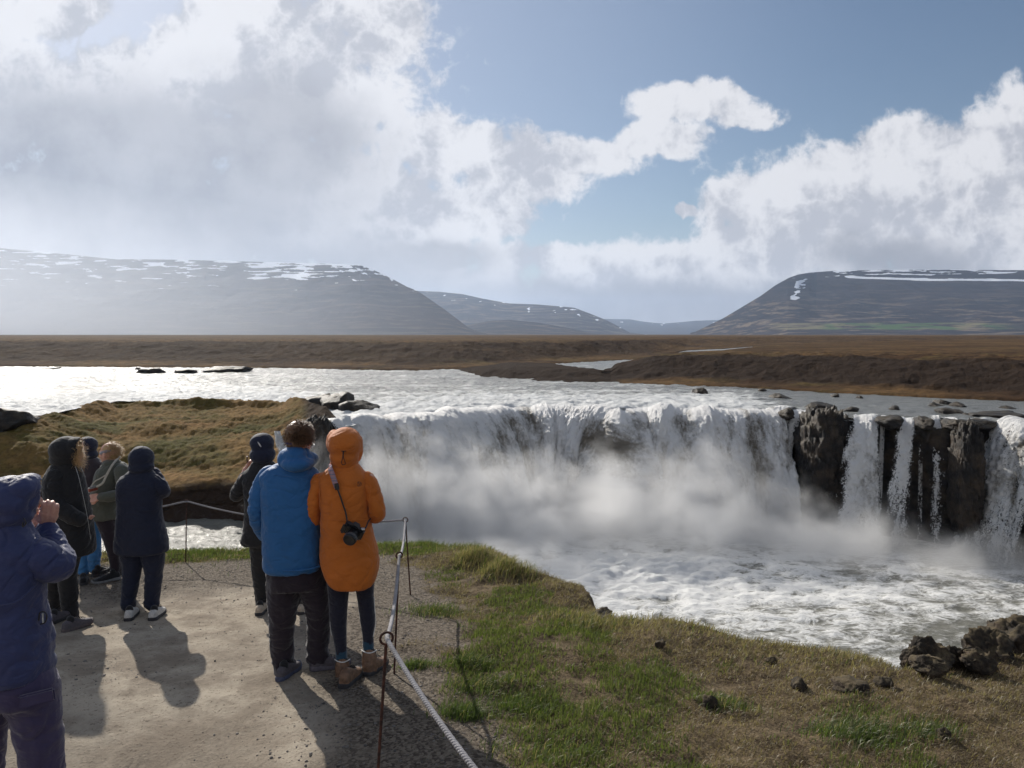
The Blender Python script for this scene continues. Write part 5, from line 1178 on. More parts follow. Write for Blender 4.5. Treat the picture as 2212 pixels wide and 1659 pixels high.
ribbon('strap_end', [m.p(726.5, 1044, -.160), m.p(729, 1058, -.162)], 0.030, 0.004, BLACKP, cam_o, cb)
ribbon('strap', [m.p(729, 1056, -.162), m.p(735, 1072, -.162), m.p(741, 1090, -.160), m.p(747, 1108, -.158), m.p(750, 1126, -.165)], 0.011, 0.003, BLACKP, cam_o, cb)
ribbon('strap', [m.p(784, 1146, -.18), m.p(791, 1138, -.175), m.p(796, 1126, -.14), m.p(801, 1120, -.08)], 0.010, 0.003, BLACKP, cam_o, cb)

# ---------------------------------------------------------------- dark figure left of the blue jacket, holding up a phone
m = Person(7.2, 600, 1322, 'person in black hooded jacket holding up a phone, half hidden behind the blue jacket')
LL = [(569, 1175, 0, 30), (566, 1230, 0, 22), (566, 1280, 0, 17), (569, 1310, 0, 14)]
RL = [(620, 1175, .1, 30), (636, 1230, .1, 22), (645, 1280, .1, 16), (650, 1312, .1, 13)]
m.head(567, 968, 0.03, 0.2); m.skin.append(m.tube([(567, 990, 0, 12), (572, 1020, 0, 12)]))
m.skin.append(m.loft([(585, 1180, 40, .11, 0), (583, 1100, 36, .10, 0), (578, 1040, 38, .10, 0), (575, 1015, 28, .08, 0)]))
m.leg(LL); m.leg(RL); m.foot_skin((560, 1330), (578, 1310)); m.foot_skin((647, 1327), (664, 1318))
m.skin.append(m.tube([(530, 1030, 0, 11), (510, 1068, .02, 9), (518, 1050, .22, 8), (531, 1014, .34, 7)])); m.hand(m.p(531, 1014, .34), m.p(535, 1002, .35), (-1, -.3, .1), 1.2)
m.skin.append(m.tube([(622, 1030, 0, 11), (640, 1070, .02, 9), (600, 1050, .25, 8), (560, 1010, .38, 7)])); m.hand(m.p(560, 1010, .38), m.p(556, 1000, .38), (1, -.3, .1), 1.2, flip=-1)
m.body(0.008)
m.part('trousers', [m.loft([(592, 1160, 42, .13, 0), (592, 1195, 43, .13, 0)]), m.tube(LL), m.tube(RL)], C_BLACK, folds=(0.008, 9), seed=23)
j = m.part('jacket', [m.loft([(581, 1175, 58, .15, 0), (581, 1164, 60, .165, 0), (583, 1120, 54, .16, 0), (582, 1080, 53, .155, 0), (576, 1045, 52, .15, 0), (573, 1024, 48, .13, 0), (570, 1008, 30, .10, 0), (567, 998, 22, .09, 0)]),
     m.tube([(536, 1032, 0, 17), (519, 1055, .0, 15.5), (511, 1070, .05, 14), (515, 1062, .18, 13), (527, 1030, .30, 11)]), m.tube([(612, 1032, 0, 17), (630, 1060, 0, 15), (610, 1060, .2, 13), (575, 1025, .32, 11)])], C_BLACK, folds=(0.007, 7), seed=25)
m.part('hood', [m.ell(566, 958, 0, 26, .12, 23), m.ell(567, 982, -.01, 27.5, .12, 22)], C_NAVY, j, 0.010, 3, (0.004, 9), 27, post=hollow(m, m.p(567, 965, .03), (0, 1, 0), .08, .06, .11))
m.cord('hood_toggle', [(557, 955, -.125), (560, 958, -.127), (564, 965, -.125), (561.5, 963, -.127), (558, 957, -.127)], 0.003, METAL_W, j)
m.shoe((558, 1331), (579, 1308), BEIGE, lacecol=CORD); m.shoe((646, 1328), (666, 1319), BEIGE, lacecol=CORD)
ph = bpy.data.objects.new('phone', None); col.objects.link(ph); ph.location = m.p(534, 1001, .36); tag(ph, 'dark red phone held up in the raised left hand of the black jacket', 'phone')
bev_box('case', (-.004, -.038, -.072), (.004, .038, .072), mat_plain('dark_red_case', (0.10, 0.02, 0.02), 0.5), ph, .003, Matrix.Rotation(0.4, 4, 'Z')); bev_box('screen', (-.0052, -.034, -.066), (-.0042, .034, .066), GLASS, ph, .0004, Matrix.Rotation(0.4, 4, 'Z'))

# ---------------------------------------------------------------- woman in the long dark navy coat, white shoes
m = Person(7.12, 308, 1330, 'person in knee length navy coat and hood with light grey shoes, seen from behind')
LL = [(286, 1185, 0, 27), (285, 1230, 0, 20), (280, 1275, 0, 16.5), (277, 1303, 0, 14)]
RL = [(330, 1185, 0, 27), (332, 1240, 0, 19), (329, 1280, 0, 16.5), (328, 1301, 0, 14)]
m.head(306, 992, 0.03, -0.2); m.skin.append(m.tube([(306, 1010, 0, 12), (304, 1035, 0, 12)]))
m.skin.append(m.loft([(306, 1180, 36, .11, 0), (302, 1100, 32, .10, 0), (301, 1060, 36, .10, 0), (302, 1032, 28, .08, 0)]))
m.leg(LL); m.leg(RL); m.foot_skin((278, 1338), (297, 1318)); m.foot_skin((330, 1337), (355, 1318))
m.skin.append(m.tube([(336, 1040, 0, 10), (352, 1062, .04, 9), (345, 1045, .26, 8), (325, 1005, .36, 7)])); m.hand(m.p(325, 1005, .36), m.p(321, 996, .37), (1, -.3, .1), 1.2, flip=-1)
m.skin.append(m.tube([(268, 1040, 0, 10), (264, 1070, .06, 9), (275, 1050, .26, 8), (296, 1005, .36, 7)])); m.hand(m.p(296, 1005, .36), m.p(299, 996, .37), (-1, -.3, .1), 1.2)
m.body(0.009)
m.part('trousers', [m.loft([(307, 1165, 38, .12, 0), (307, 1195, 40, .12, 0)]), m.tube(LL), m.tube(RL), m.tube([(277, 1298, 0, 16), (277, 1306, 0, 16.5)]), m.tube([(328, 1296, 0, 16), (328, 1304, 0, 16.5)])], C_NAVY, folds=(0.007, 9), seed=33)
j = m.part('coat', [m.loft([(306, 1192, 55, .16, 0), (306, 1183, 57, .17, 0), (304, 1150, 53, .165, 0), (302, 1115, 47, .155, 0), (301, 1085, 46, .15, 0), (300, 1055, 47, .15, 0), (300, 1038, 44, .13, 0), (303, 1024, 30, .10, 0), (305, 1014, 21, .09, 0)]),
     m.tube([(330, 1040, 0, 16.5), (346, 1052, .0, 16), (352, 1062, .06, 15), (350, 1050, .2, 13), (335, 1020, .32, 10.5)]), m.tube([(272, 1042, 0, 16), (268, 1062, .02, 15), (271, 1062, .1, 14), (280, 1040, .25, 12), (292, 1018, .33, 10)])], C_NAVY, folds=(0.006, 7), seed=35, voxel=.010)
m.part('hood', [m.ell(305, 990, 0, 26, .125, 27), m.ell(305, 1008, -.01, 26.5, .115, 18)], C_NAVY, j, 0.010, 3, (0.004, 9), 37, post=hollow(m, m.p(305, 992, .03), (.2, .98, 0), .08, .06, .11))
m.cord('vent_piping', [(249, 1192, -.06), (252, 1165, -.06), (256, 1130, -.06), (259, 1095, -.06)], 0.0022, METAL_W, j)
m.cord('waist_seam', [(260, 1098, -.08), (280, 1103, -.14), (302, 1104, -.158), (325, 1103, -.14), (344, 1098, -.08)], 0.003, C_NAVY, j)
m.shoe((276, 1340), (297, 1317), LTGREY, RUBBER, lacecol=CORD, wide=1.05); m.shoe((327, 1339), (356, 1318), LTGREY, RUBBER, lacecol=CORD, wide=1.05)

# ---------------------------------------------------------------- woman in the long black coat, fair hair
m = Person(6.95, 140, 1350, 'person in long black hooded coat with blonde hair blowing out of the hood')
LL = [(126, 1185, .1, 24), (119, 1240, .12, 17), (118, 1290, .13, 14.5), (117, 1322, .13, 12.5)]
RL = [(150, 1185, 0, 26), (146, 1235, 0, 20), (149, 1285, 0, 18.5), (152, 1322, 0, 14.5)]
m.head(150, 980, 0.0, -1.25); m.skin.append(m.tube([(146, 1000, 0, 12), (142, 1022, 0, 13)]))
m.skin.append(m.loft([(150, 1180, 32, .11, 0), (146, 1100, 30, .10, 0), (138, 1050, 32, .11, 0), (138, 1020, 26, .09, 0)], yaw=-.9))
m.leg(LL); m.leg(RL); m.foot_skin((110, 1348), (135, 1336)); m.foot_skin((140, 1364), (200, 1346))
m.skin.append(m.tube([(118, 1032, -.1, 12), (120, 1080, -.1, 10), (165, 1110, -.08, 9), (178, 1120, -.03, 8)])); m.hand(m.p(178, 1120, -.03), m.p(185, 1123, 0), (0, -1, 0), 1)
m.skin.append(m.tube([(152, 1032, .16, 12), (165, 1080, .18, 10), (180, 1120, .1, 8)])); m.hand(m.p(180, 1120, .1), m.p(186, 1126, .1), (0, 1, 0), 1, flip=-1)
m.body()
m.part('trousers', [m.loft([(140, 1165, 36, .13, .05), (140, 1195, 36, .13, .05)]), m.tube(LL), m.tube(RL), m.tube([(151, 1305, 0, 16), (153, 1326, 0, 16)])], C_BLACK, folds=(0.009, 9), seed=43)
j = m.part('coat', [m.loft([(157, 1196, 40, .20, 0), (156, 1180, 43, .21, 0), (152, 1140, 43, .20, 0), (147, 1100, 42, .19, 0), (140, 1060, 41, .18, 0), (137, 1035, 40, .16, 0), (139, 1015, 32, .13, 0), (142, 1000, 24, .11, 0)]),
     m.tube([(122, 1030, -.10, 20), (117, 1060, -.14, 21), (126, 1092, -.16, 19), (150, 1112, -.16, 17), (172, 1122, -.12, 15)]), m.tube([(150, 1035, .14, 18), (165, 1080, .16, 16), (178, 1118, .1, 14)])], C_BLACK, folds=(0.008, 6.5), seed=45, voxel=.011)
fwh = np.array([0.95, 0.30, -.05]); fwh /= np.linalg.norm(fwh)
m.part('hood', [m.ell(143, 973, 0, 34, .145, 31), m.ell(141, 992, 0, 31, .13, 19), m.ell(163, 966, 0, 20, .12, 22)], C_BLACK, j, 0.010, 3, (0.005, 9), 47, post=hollow(m, m.p(146, 975, 0), fwh, .105, .09, .13))
m.cord('zip', [(163, 1008, -.11), (170, 1030, -.13), (177, 1060, -.13), (184, 1092, -.13), (191, 1130, -.13), (196, 1165, -.12)], 0.0013, METAL_W, j)
rg = np.random.RandomState(8); n = 800
rt = np.array([m.p(*a) for a in zip(rg.uniform(158, 170, n), rg.uniform(954, 1000, n), rg.uniform(-.09, .12, n))])
strands('hair', rt, np.stack([rg.normal(.6, .35, n), rg.normal(-.1, .5, n), rg.normal(-.55, .7, n)], -1), 0.085, 0.018, 0.0009, HAIR_BL, m.root, 0.25, 8, 10)
m.shoe((136, 1366), (209, 1344), GREY_SH, mat_plain('taupe_sole', (0.10, 0.08, 0.08), 0.8)); m.shoe((105, 1350), (133, 1338), GREY_SH)

# ---------------------------------------------------------------- person with bright blue trousers
m = Person(8.75, 193, 1248, 'person in dark hooded jacket and bright blue trousers, partly hidden by the black coat')
LL = [(183, 1110, 0, 19), (181, 1160, 0, 14), (180, 1200, 0, 12.5), (181, 1232, 0, 11.5)]
RL = [(204, 1110, 0, 18), (204, 1160, 0, 13.5), (204, 1200, 0, 13), (203, 1224, .02, 11.5)]
m.head(188, 967, 0.0, 2.3); m.skin.append(m.tube([(190, 985, 0, 10), (192, 1000, 0, 10)]))
m.skin.append(m.loft([(193, 1110, 24, .10, 0), (194, 1060, 24, .10, 0), (194, 1010, 28, .09, 0), (193, 995, 18, .07, 0)]))
m.leg(LL); m.leg(RL); m.foot_skin((181, 1262), (182, 1254)); m.foot_skin((200, 1246), (225, 1240))
m.skin.append(m.tube([(168, 1008, 0, 9), (164, 1045, 0, 8), (172, 1080, -.06, 7)])); m.hand(m.p(172, 1080, -.06), m.p(174, 1088, -.08), (-1, 0, 0), 1)
m.skin.append(m.tube([(218, 1008, 0, 9), (222, 1045, 0, 8), (214, 1080, -.06, 7)])); m.hand(m.p(214, 1080, -.06), m.p(212, 1088, -.08), (1, 0, 0), 1, flip=-1)
m.body()
m.part('trousers', [m.loft([(194, 1090, 25, .12, 0), (194, 1125, 26, .12, 0)]), m.tube(LL), m.tube(RL), m.tube([(180, 1222, 0, 12.5), (180, 1235, 0, 12)]), m.tube([(203, 1215, .02, 12.5), (203, 1226, .02, 12)])], C_SKI, folds=(0.010, 12), seed=53, voxel=.010)
j = m.part('jacket', [m.loft([(195, 1118, 29, .14, 0), (195, 1105, 30, .15, 0), (194, 1060, 30, .14, 0), (194, 1020, 32, .13, 0), (193, 1000, 24, .11, 0), (191, 990, 18, .10, 0)]),
     m.tube([(172, 1012, 0, 13), (166, 1045, 0, 12), (174, 1078, -.06, 10)]), m.tube([(216, 1010, 0, 13), (221, 1045, 0, 12), (214, 1078, -.06, 10)])], C_MAROON, folds=(0.006, 7), seed=55)
m.part('hood', [m.ell(189, 962, 0, 20, .12, 19), m.ell(192, 982, 0, 18, .11, 12)], C_NAVY, j, 0.010, 3, (0.004, 9), 57, post=hollow(m, m.p(189, 965, 0), (-.7, -.7, 0), .07, .06, .10))
m.shoe((180, 1264), (181, 1252), C_BLACK); m.shoe((200, 1247), (229, 1240), C_BLACK)

# ---------------------------------------------------------------- woman in the grey-green jacket, facing left
m = Person(8.5, 245, 1245, 'person in grey green jacket with a headband and blowing hair, turned to the left')
LL = [(225, 1110, -.06, 21), (237, 1160, -.06, 15), (246, 1200, -.05, 11.5), (249, 1230, -.05, 10)]
RL = [(244, 1110, .08, 19), (250, 1160, .08, 14), (256, 1200, .08, 11), (258, 1226, .08, 10)]
m.head(235, 979, 0.0, 1.35, 0.118); m.skin.append(m.tube([(243, 995, 0, 11), (246, 1012, 0, 12)]))
m.skin.append(m.loft([(234, 1110, 26, .13, 0), (238, 1060, 24, .12, 0), (244, 1015, 24, .12, 0), (246, 1002, 16, .08, 0)]))
m.leg(LL); m.leg(RL); m.foot_skin((258, 1250), (225, 1254)); m.foot_skin((262, 1240), (235, 1240))
m.skin.append(m.tube([(268, 1020, -.13, 12), (268, 1058, -.16, 10), (240, 1072, -.24, 8), (217, 1075, -.28, 7)])); m.hand(m.p(214, 1074, -.28), m.p(207, 1075, -.29), (.1, -1, .5), 0.35, flip=1, k=1.05, spread=0.15)
m.skin.append(m.tube([(250, 1020, .18, 12), (245, 1058, .2, 10), (225, 1070, .1, 8)])); m.hand(m.p(225, 1070, .1), m.p(217, 1070, .08), (0, 1, .3), .8, flip=-1)
m.body(0.006); m.eyes()
m.part('trousers', [m.loft([(233, 1095, 25, .13, 0), (232, 1122, 25, .13, 0)]), m.tube(LL), m.tube(RL)], C_AUB, folds=(0.005, 10), seed=63)
j = m.part('jacket', [m.loft([(226, 1118, 33, .19, 0), (227, 1106, 34, .195, 0), (232, 1070, 33, .18, 0), (238, 1040, 32, .175, 0), (242, 1018, 31, .16, 0), (246, 1006, 24, .13, 0), (245, 1000, 18, .10, 0)]),
     m.tube([(264, 1018, -.12, 16), (268, 1045, -.15, 15), (262, 1064, -.18, 13.5), (240, 1072, -.24, 11.5), (219, 1074, -.28, 9)]), m.tube([(248, 1020, .16, 15), (246, 1055, .19, 13), (228, 1070, .12, 10)])], C_GREEN, folds=(0.007, 7.5), seed=65, voxel=.009)
m.part('collar', [m.ell(241, 1000, -.01, 18, .11, 9), m.ell(233, 1008, -.02, 14, .10, 8)], C_GREEN, j, 0.008, 3, (0.004, 12), 66)
m.cord('front_zip', [(216, 1016, -.10), (209, 1035, -.13), (204, 1060, -.15), (199, 1085, -.16), (197, 1112, -.16)], 0.004, C_BLACK, j)
hc = m.hc
m.part('headband', [ell_np(hc + np.array([0.004, 0, .022]), (.092, .101, .034), 1.35, -0.30)], C_BAND, None, 0.006, 2, (0.003, 40), 3)
hr = fuse('hair', [ell_np(hc + np.array([.016, 0, .038]), (.080, .088, .072), 1.35), ell_np(hc + np.array([.045, 0, .0]), (.07, .06, .08), 1.35)], HAIR_LB, m.root, 0.008, 2, (0.006, 30.0), 6); hr.parent = m.root
rg = np.random.RandomState(12); n = 1500
hd = rg.normal(size=(n, 3)); hd /= np.linalg.norm(hd, axis=1)[:, None]; hd = hd[(hd[:, 0] > -0.3) | (hd[:, 2] > .55)]; n = len(hd)
strands('loose_hair', hc + hd * [.075, .072, .075] + [.02, 0, .035], np.stack([hd[:, 0] + .9 + rg.normal(0, .3, n), hd[:, 1] * .5 + rg.normal(0, .3, n), hd[:, 2] * .4 - .1 + rg.normal(0, .3, n)], -1), 0.075, 0.012, 0.0011, HAIR_LB, hr, 0.3, 9, 9)
m.shoe((260, 1253), (220, 1258), C_BLACK, mat_plain('pale_sole', (0.2, 0.2, 0.2), 0.8)); m.shoe((264, 1242), (236, 1243), C_BLACK)
c2 = bpy.data.objects.new('camera', None); col.objects.link(c2); cc = m.p(200, 1057, -.27); c2.location = cc; tag(c2, 'small silver and red brown camera on a cream strap against the grey green jacket', 'camera')
MC = Matrix.Rotation(math.radians(75), 4, 'Z') @ Matrix.Rotation(math.radians(8), 4, 'X'); RED = mat_plain('red_brown_leather', (0.32, 0.08, 0.05), 0.6)
bev_box('camera_body', (-.058, -.014, -.030), (.058, .014, .030), METAL_W, c2, .006, MC); bev_box('leather_wrap', (-.0595, -.0155, -.020), (.0595, .0155, .018), RED, c2, .004, MC)
lathe('lens', [(0, .01), (.026, .012), (.026, .03), (.023, .036), (.018, .034)], BLACKP, c2, MC @ Matrix.Translation((-.01, 0, -.002)))
STRAP = mat_plain('cream_strap', (0.42, 0.39, 0.33), 0.8)
ribbon('strap', [m.p(260, 986, .02), m.p(255, 990, -.10), m.p(243, 1004, -.19), m.p(231, 1025, -.235), m.p(222, 1043, -.255), m.p(208, 1052, -.27)], 0.024, 0.003, STRAP, c2, cc)
ribbon('strap', [m.p(231, 1025, -.23), m.p(214, 1035, -.25), m.p(205, 1040, -.26), m.p(196, 1052, -.27)], 0.014, 0.003, STRAP, c2, cc)

# ---------------------------------------------------------------- nearest figure, indigo jacket, hand raised to the face
m = Person(3.7, 20, 1780, 'person in indigo hooded jacket at the left edge with a hand raised to the face', zroot=gzat(P(20, 1100, 3.7).x, 3.7))
LL = [(-20, 1470, .05, 62), (-32, 1560, .05, 48), (-38, 1660, .05, 42), (-42, 1770, .05, 34)]
RL = [(62, 1480, 0, 60), (80, 1560, 0, 50), (92, 1660, 0, 44), (100, 1760, 0, 36)]
m.head(32, 1078, 0.03, -0.95); m.skin.append(m.tube([(25, 1110, 0, 26), (10, 1160, 0, 28)]))
m.skin.append(m.loft([(20, 1450, 74, .12, 0), (10, 1320, 66, .11, 0), (0, 1220, 76, .12, 0), (-2, 1160, 66, .10, 0), (5, 1135, 34, .08, 0)]))
m.leg(LL, .7); m.leg(RL, .7)
for (a, b) in (((-45, 1800), (-30, 1770)), ((100, 1800), (135, 1770))): m.foot_skin(a, b)
m.skin.append(m.tube([(60, 1190, .0, 26), (128, 1232, .06, 21), (112, 1180, .16, 17), (100, 1140, .22, 15)]))
m.hand(m.p(100, 1136, .22), m.p(106, 1110, .20), (.62, -.75, .2), 1.25, flip=1, k=1.08)
m.skin.append(m.tube([(-60, 1190, .0, 26), (-70, 1260, .08, 20), (0, 1190, .3, 16), (70, 1135, .34, 14)])); m.hand(m.p(68, 1135, .34), m.p(80, 1115, .33), (.1, .9, .2), 1.1, flip=-1)
m.body(0.004)
m.part('trousers', [m.loft([(18, 1405, 70, .13, 0), (20, 1440, 78, .15, 0), (28, 1475, 86, .165, 0), (31, 1510, 91, .165, 0)]), m.tube(LL), m.tube(RL)], C_NAVYT, folds=(0.010, 7), seed=73, vfold=.005)
j = m.part('jacket', [m.loft([(14, 1456, 88, .19, 0), (14, 1440, 92, .20, 0), (12, 1380, 90, .195, 0), (5, 1320, 84, .18, 0), (0, 1260, 88, .18, 0), (-2, 1200, 92, .17, 0), (0, 1170, 78, .15, 0), (8, 1145, 52, .12, 0), (14, 1128, 40, .11, 0)]),
     m.tube([(45, 1195, .0, 42), (85, 1208, .02, 42), (122, 1222, .06, 36), (128, 1205, .12, 30), (115, 1172, .18, 25), (102, 1146, .22, 22)]), m.tube([(-60, 1195, 0, 42), (-76, 1250, .08, 36), (-10, 1200, .28, 27), (55, 1145, .33, 22)])],
     C_NAVYP, folds=(0.009, 7.0), seed=75, vfold=.004, voxel=.009, smooth=3)
fwh = np.array([.84, .55, -.08]); fwh /= np.linalg.norm(fwh)
h_ = m.part('hood', [m.ell(22, 1078, 0, 54, .145, 50), m.ell(20, 1108, 0, 48, .13, 34), m.ell(58, 1055, .02, 30, .12, 30), m.ell(10, 1125, 0, 46, .12, 22)], C_NAVYP, j, .009, 3, (.007, 8), 77, post=hollow(m, m.p(28, 1080, 0), fwh, .115, .08, .13))
m.cord('hood_drawcord', [(52, 1120, -.10), (56, 1130, -.10), (49, 1138, -.10), (50, 1128, -.10)], .003, BLACKP, j)
m.cord('hem_drawcord', [(84, 1340, -.05), (86, 1324, -.05), (96, 1322, -.05), (101, 1332, -.05), (97, 1345, -.05), (88, 1348, -.05)], .0035, BLACKP, j)
m.cord('back_seam', [(-60, 1300, -.14), (-20, 1308, -.175), (30, 1302, -.17), (60, 1280, -.12), (78, 1262, -.05)], .004, C_NAVYP, j)
m.part('cuff', [m.tube([(106, 1152, .21, 24), (101, 1143, .22, 23.5)])], C_NAVYP, j, .008, 2, (.002, 20))
pf = bev_box('pocket_flap', (-.075, -.012, -.032), (.075, .012, .032), C_NAVYT, m.root, .008, Matrix.Rotation(0.45, 4, 'Z') @ Matrix.Rotation(-.08, 4, 'Y')); pf.location = m.p(80, 1508, -.150) - np.array(m.base)
tg = bev_box('badge', (-.006, -.003, -.026), (.006, .003, .026), WHITE, m.root, .003); tg.location = m.p(93, 1335, -.03) - np.array(m.base); tg.name = 'toggle_tab'

# ================================================================ STAKES AND ROPE
def mat_rust():
    m_, nt = new_mat('rusty_iron'); pos = nt.add('ShaderNodeTexCoord').outputs['Object']; n = nt.noise(pos, 40, 6, 0.7)
    principled(nt, nt.mix(nt.ramp(n, .35, .7), (0.035, 0.018, 0.015), (0.14, 0.055, 0.035)), 0.8, n, 0.8, 0.004, Metallic=0.3); return m_
RUST = mat_rust()
rings = []
def stake(base, top, label, ringyaw=0.0, R=0.024):
    base, top = Vector(base), Vector(top); root = bpy.data.objects.new('iron_stake', None); col.objects.link(root); root.location = base; tag(root, label, 'stake', 'rope fence stakes')
    d = top - base; n = 60; pts = [base + d * (i / n) for i in range(n + 1)]
    q = np.array([p[:] for p in pts]); rad = 0.0068 + 0.0010 * (np.arange(n + 1) % 2)
    v, f = tube_np(q - np.array(base[:]), rad, seg=10, k=1)
    me = bpy.data.meshes.new('shaft'); me.from_pydata([tuple(a) for a in v], [], f); me.polygons.foreach_set('use_smooth', [True] * len(me.polygons)); me.materials.append(RUST)
    o = bpy.data.objects.new('shaft', me); col.objects.link(o); o.parent = root
    up = d.normalized(); side = Vector((math.cos(ringyaw), math.sin(ringyaw), 0)); c = top + up * R
    rp = np.array([(c + side * R * math.sin(a) - up * R * math.cos(a) - base)[:] for a in np.linspace(0.05, 2 * math.pi - 0.05, 30)])
    v, f = tube_np(rp, [0.0058] * 30, seg=10, k=1)
    me = bpy.data.meshes.new('ring'); me.from_pydata([tuple(a) for a in v], [], f); me.polygons.foreach_set('use_smooth', [True] * len(me.polygons)); me.materials.append(RUST)
    o = bpy.data.objects.new('ring', me); col.objects.link(o); o.parent = root
    return c
def gnd(px, py):
    c = gslope(px, py); return Vector((c.x, c.y, gzat(c.x, c.y) - 0.03))
b0 = gnd(887, 1285); sC = stake(b0, P(876, 1128, b0.y), 'farthest rusty stake right of the orange parka, before the grass verge', 0.2)
b0 = gnd(851, 1455); sB = stake(b0, P(862, 1206, b0.y), 'middle rusty stake just right of the orange parka, at its boots', 0.3, 0.022)
b0 = gnd(808, 1777); sA = stake(b0, P(834, 1392, b0.y), 'nearest rusty stake with a round ring top, foot below the photo edge', 0.15, 0.028)
b0 = gnd(401, 1215); sD = stake(b0, P(403, 1086, b0.y), 'thin stake by the water between the navy coat and the black jacket', 0.1, 0.020)
b0 = gnd(66, 1236); b0.y = 8.9; b0 = Vector((P(70, 1236, 8.9).x, 8.9, gzat(P(70, 1236, 8.9).x, 8.9))); sE = stake(b0, P(70, 1100, 8.9), 'stake seen beside the raised hand of the indigo jacket', 0.1, 0.020)
b0 = Vector((0.12, 1.72, gzat(0.12, 1.72))); sF = stake(b0, b0 + Vector((0, 0, .82)), 'stake out of frame carrying the near end of the rope', 0.2) if False else None
sFp = Vector((0.14, 1.70, -1.27)); gl = P(-500, 1125, 9.3)
stk = [o for o in sc.objects if o.name.startswith('iron_stake')]
def rope_pts(a, b, sag, n):
    return [a.lerp(b, t) - Vector((0, 0, sag * 4 * t * (1 - t))) for t in np.linspace(0, 1, n)]
path = rope_pts(gl, sE, .10, 30)[:-1] + rope_pts(sE, sD, .10, 40)[:-1] + rope_pts(sD, sC, .12, 60)[:-1] + rope_pts(sC, sB, .10, 50)[:-1] + rope_pts(sB, sA, .10, 60)[:-1] + rope_pts(sA, sFp, .05, 60)
cen = np.array([p[:] for p in path]); seglen = np.linalg.norm(np.diff(cen, axis=0), axis=1); arc = np.concatenate([[0], np.cumsum(seglen)])
ns = int(arc[-1] / 0.0075); ss = np.linspace(0, arc[-1], ns); cen = np.stack([np.interp(ss, arc, cen[:, i]) for i in range(3)], -1)
kk = np.hanning(31); kk /= kk.sum(); cen = np.stack([np.convolve(np.pad(cen[:, i], 15, mode='edge'), kk, 'valid') for i in range(3)], -1)
T = np.gradient(cen, axis=0); T /= np.linalg.norm(T, axis=1)[:, None]; S = np.cross(T, [0, 0, 1.0]); S /= np.linalg.norm(S, axis=1)[:, None]; U_ = np.cross(S, T)
sh = []
for q in range(3):
    a = ss / 0.055 * 2 * math.pi + q * 2.0944
    c_ = cen + 0.0054 * (np.cos(a)[:, None] * S + np.sin(a)[:, None] * U_)
    TT = np.gradient(c_, axis=0); TT /= np.linalg.norm(TT, axis=1)[:, None]; N_ = (np.cos(a)[:, None] * S + np.sin(a)[:, None] * U_); B_ = np.cross(TT, N_)
    an = np.linspace(0, 2 * np.pi, 7, endpoint=False)
    V = (c_[:, None] + 0.0060 * (np.cos(an)[None, :, None] * N_[:, None] + np.sin(an)[None, :, None] * B_[:, None])).reshape(-1, 3)
    sh.append((V, grid_faces(len(c_), 7, wrap=True)))
mr, nt = new_mat('rope_fibre'); pos = nt.add('ShaderNodeTexCoord').outputs['Object']; n = nt.noise(pos, 5, 4, .6); n2 = nt.noise(pos, 300, 3, .7)
principled(nt, nt.mix(nt.ramp(n2, .4, .7), nt.mix(nt.ramp(n, .35, .65), (0.40, 0.39, 0.40), (0.27, 0.26, 0.27)), (0.16, 0.15, 0.16)), 0.85, n2, .5, .002)
V = np.vstack([s_[0] for s_ in sh]); Fc = np.vstack([s_[1] + i * len(sh[0][0]) for i, s_ in enumerate(sh)])
ro = mesh_np('rope', V, Fc, mr); tag(ro, 'grey twisted rope strung through the rings of the iron stakes', 'rope')
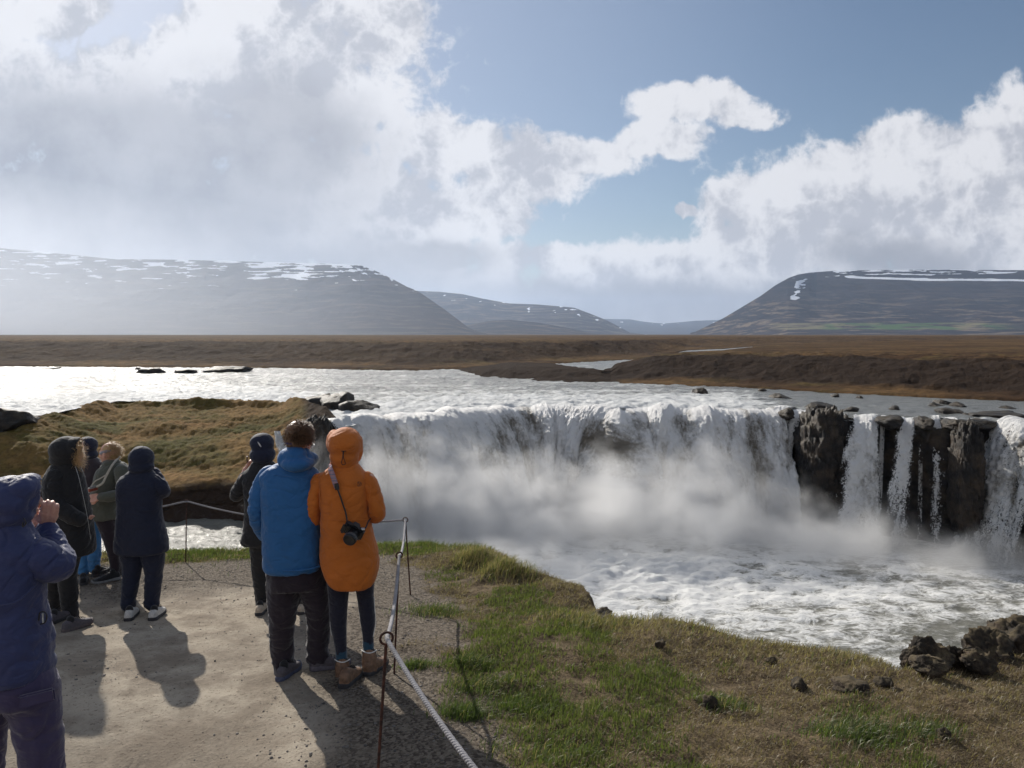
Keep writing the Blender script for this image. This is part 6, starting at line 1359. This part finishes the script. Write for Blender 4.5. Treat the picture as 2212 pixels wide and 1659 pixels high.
# ================================================================ SPRAY AND AIR
def vol_mat(name, build):
    m, nt = new_mat(name)
    v = nt.n.new('ShaderNodeVolumePrincipled')
    v.inputs['Color'].default_value = (1.0, 1.0, 1.0, 1)
    build(nt, v)
    nt.l.new(v.outputs[0], nt.out.inputs['Volume'])
    return m
def box(name, lo, hi, mat):
    v = [(x, y, z) for z in (lo[2], hi[2]) for y in (lo[1], hi[1]) for x in (lo[0], hi[0])]
    f = [(0, 2, 3, 1), (4, 5, 7, 6), (0, 1, 5, 4), (2, 6, 7, 3), (0, 4, 6, 2), (1, 3, 7, 5)]
    o = mesh_np(name, v, f, mat, smooth=False); tag(o, kind='stuff'); return o
def spray(nt, v):
    pos = nt.add('ShaderNodeNewGeometry').outputs['Position']
    puffs = [(-9, 47, -13, 7.5, 6.5, 7.0), (-2, 48, -13, 8, 6, 6.8), (6, 50, -13, 8, 6, 5.8), (13, 49, -13, 8, 6, 5.4), (20, 47, -13.2, 9, 5, 3.2), (27, 44, -13.2, 6, 4, 2.0), (-8, 41, -13.4, 6, 7, 3.0), (-3, 40, -13.4, 8, 6, 2.6)]
    acc = None
    wn = nt.add('ShaderNodeTexNoise', None, Vector=pos, Scale=0.22, Detail=2.0).outputs[1]
    pw = nt.vmath('MULTIPLY_ADD', nt.vmath('SUBTRACT', wn, (0.5, 0.5, 0.5)), (5, 4, 4), pos)
    for (x, y, z, a, b, c) in puffs:
        ln = nt.vmath('LENGTH', nt.vmath('MULTIPLY_ADD', pw, (1 / a, 1 / b, 1 / c), (-x / a, -y / b, -z / c)))
        acc = ln if acc is None else nt.add('ShaderNodeMath', {'operation': 'SMOOTH_MIN'}, i0=acc, i1=ln, i2=0.3).outputs[0]
    n = nt.noise(pos, 0.42, 3, 0.6, 0.4)
    d = nt.math('ADD', nt.math('SUBTRACT', 1.0, acc), nt.math('MULTIPLY', nt.math('SUBTRACT', n, 0.5), 1.5))
    dd = nt.ramp(d, 0.0, 0.8)
    nt.l.new(nt.math('MULTIPLY', dd, 0.5), v.inputs['Density'])
    v.inputs['Anisotropy'].default_value = 0.55
M_SPRAY = vol_mat('spray', spray)
M_SPRAY.cycles.volume_step_rate = 1.0
box('mist', (-19, 32, ZLOW - 0.4), (35, 56.5, -4.6), M_SPRAY)
def hz(nt, v):
    v.inputs['Density'].default_value = 4.2e-5; v.inputs['Anisotropy'].default_value = 0.45
    v.inputs['Color'].default_value = (0.58, 0.74, 1.0, 1)
M_HAZE = vol_mat('air', hz)
# a shower of rain drifting along the left-hand mountain
def rain(nt, v):
    pos = nt.add('ShaderNodeNewGeometry').outputs['Position']
    ln = nt.vmath('LENGTH', nt.vmath('MULTIPLY_ADD', pos, (1 / 5600, 1 / 1500, 1 / 900), (5300 / 5600, -2900 / 1500, 0)))
    nt.l.new(nt.math('MULTIPLY', nt.ramp(ln, 1.0, 0.15), 1.7e-3), v.inputs['Density']); v.inputs['Anisotropy'].default_value = 0.3; v.inputs['Color'].default_value = (0.86, 0.90, 0.97, 1)
rv, rf = ico(4)
o = mesh_np('rain_shower', rv * np.array([5600, 1500, 740]) + np.array([-5300, 2900, 0]), np.array(rf), vol_mat('rain_curtain', rain)); tag(o, 'pale shower of rain hanging before the left mountain', 'rain', kind='stuff')
box('haze', (-22000, -60, -20), (22000, 17000, 780), M_HAZE)
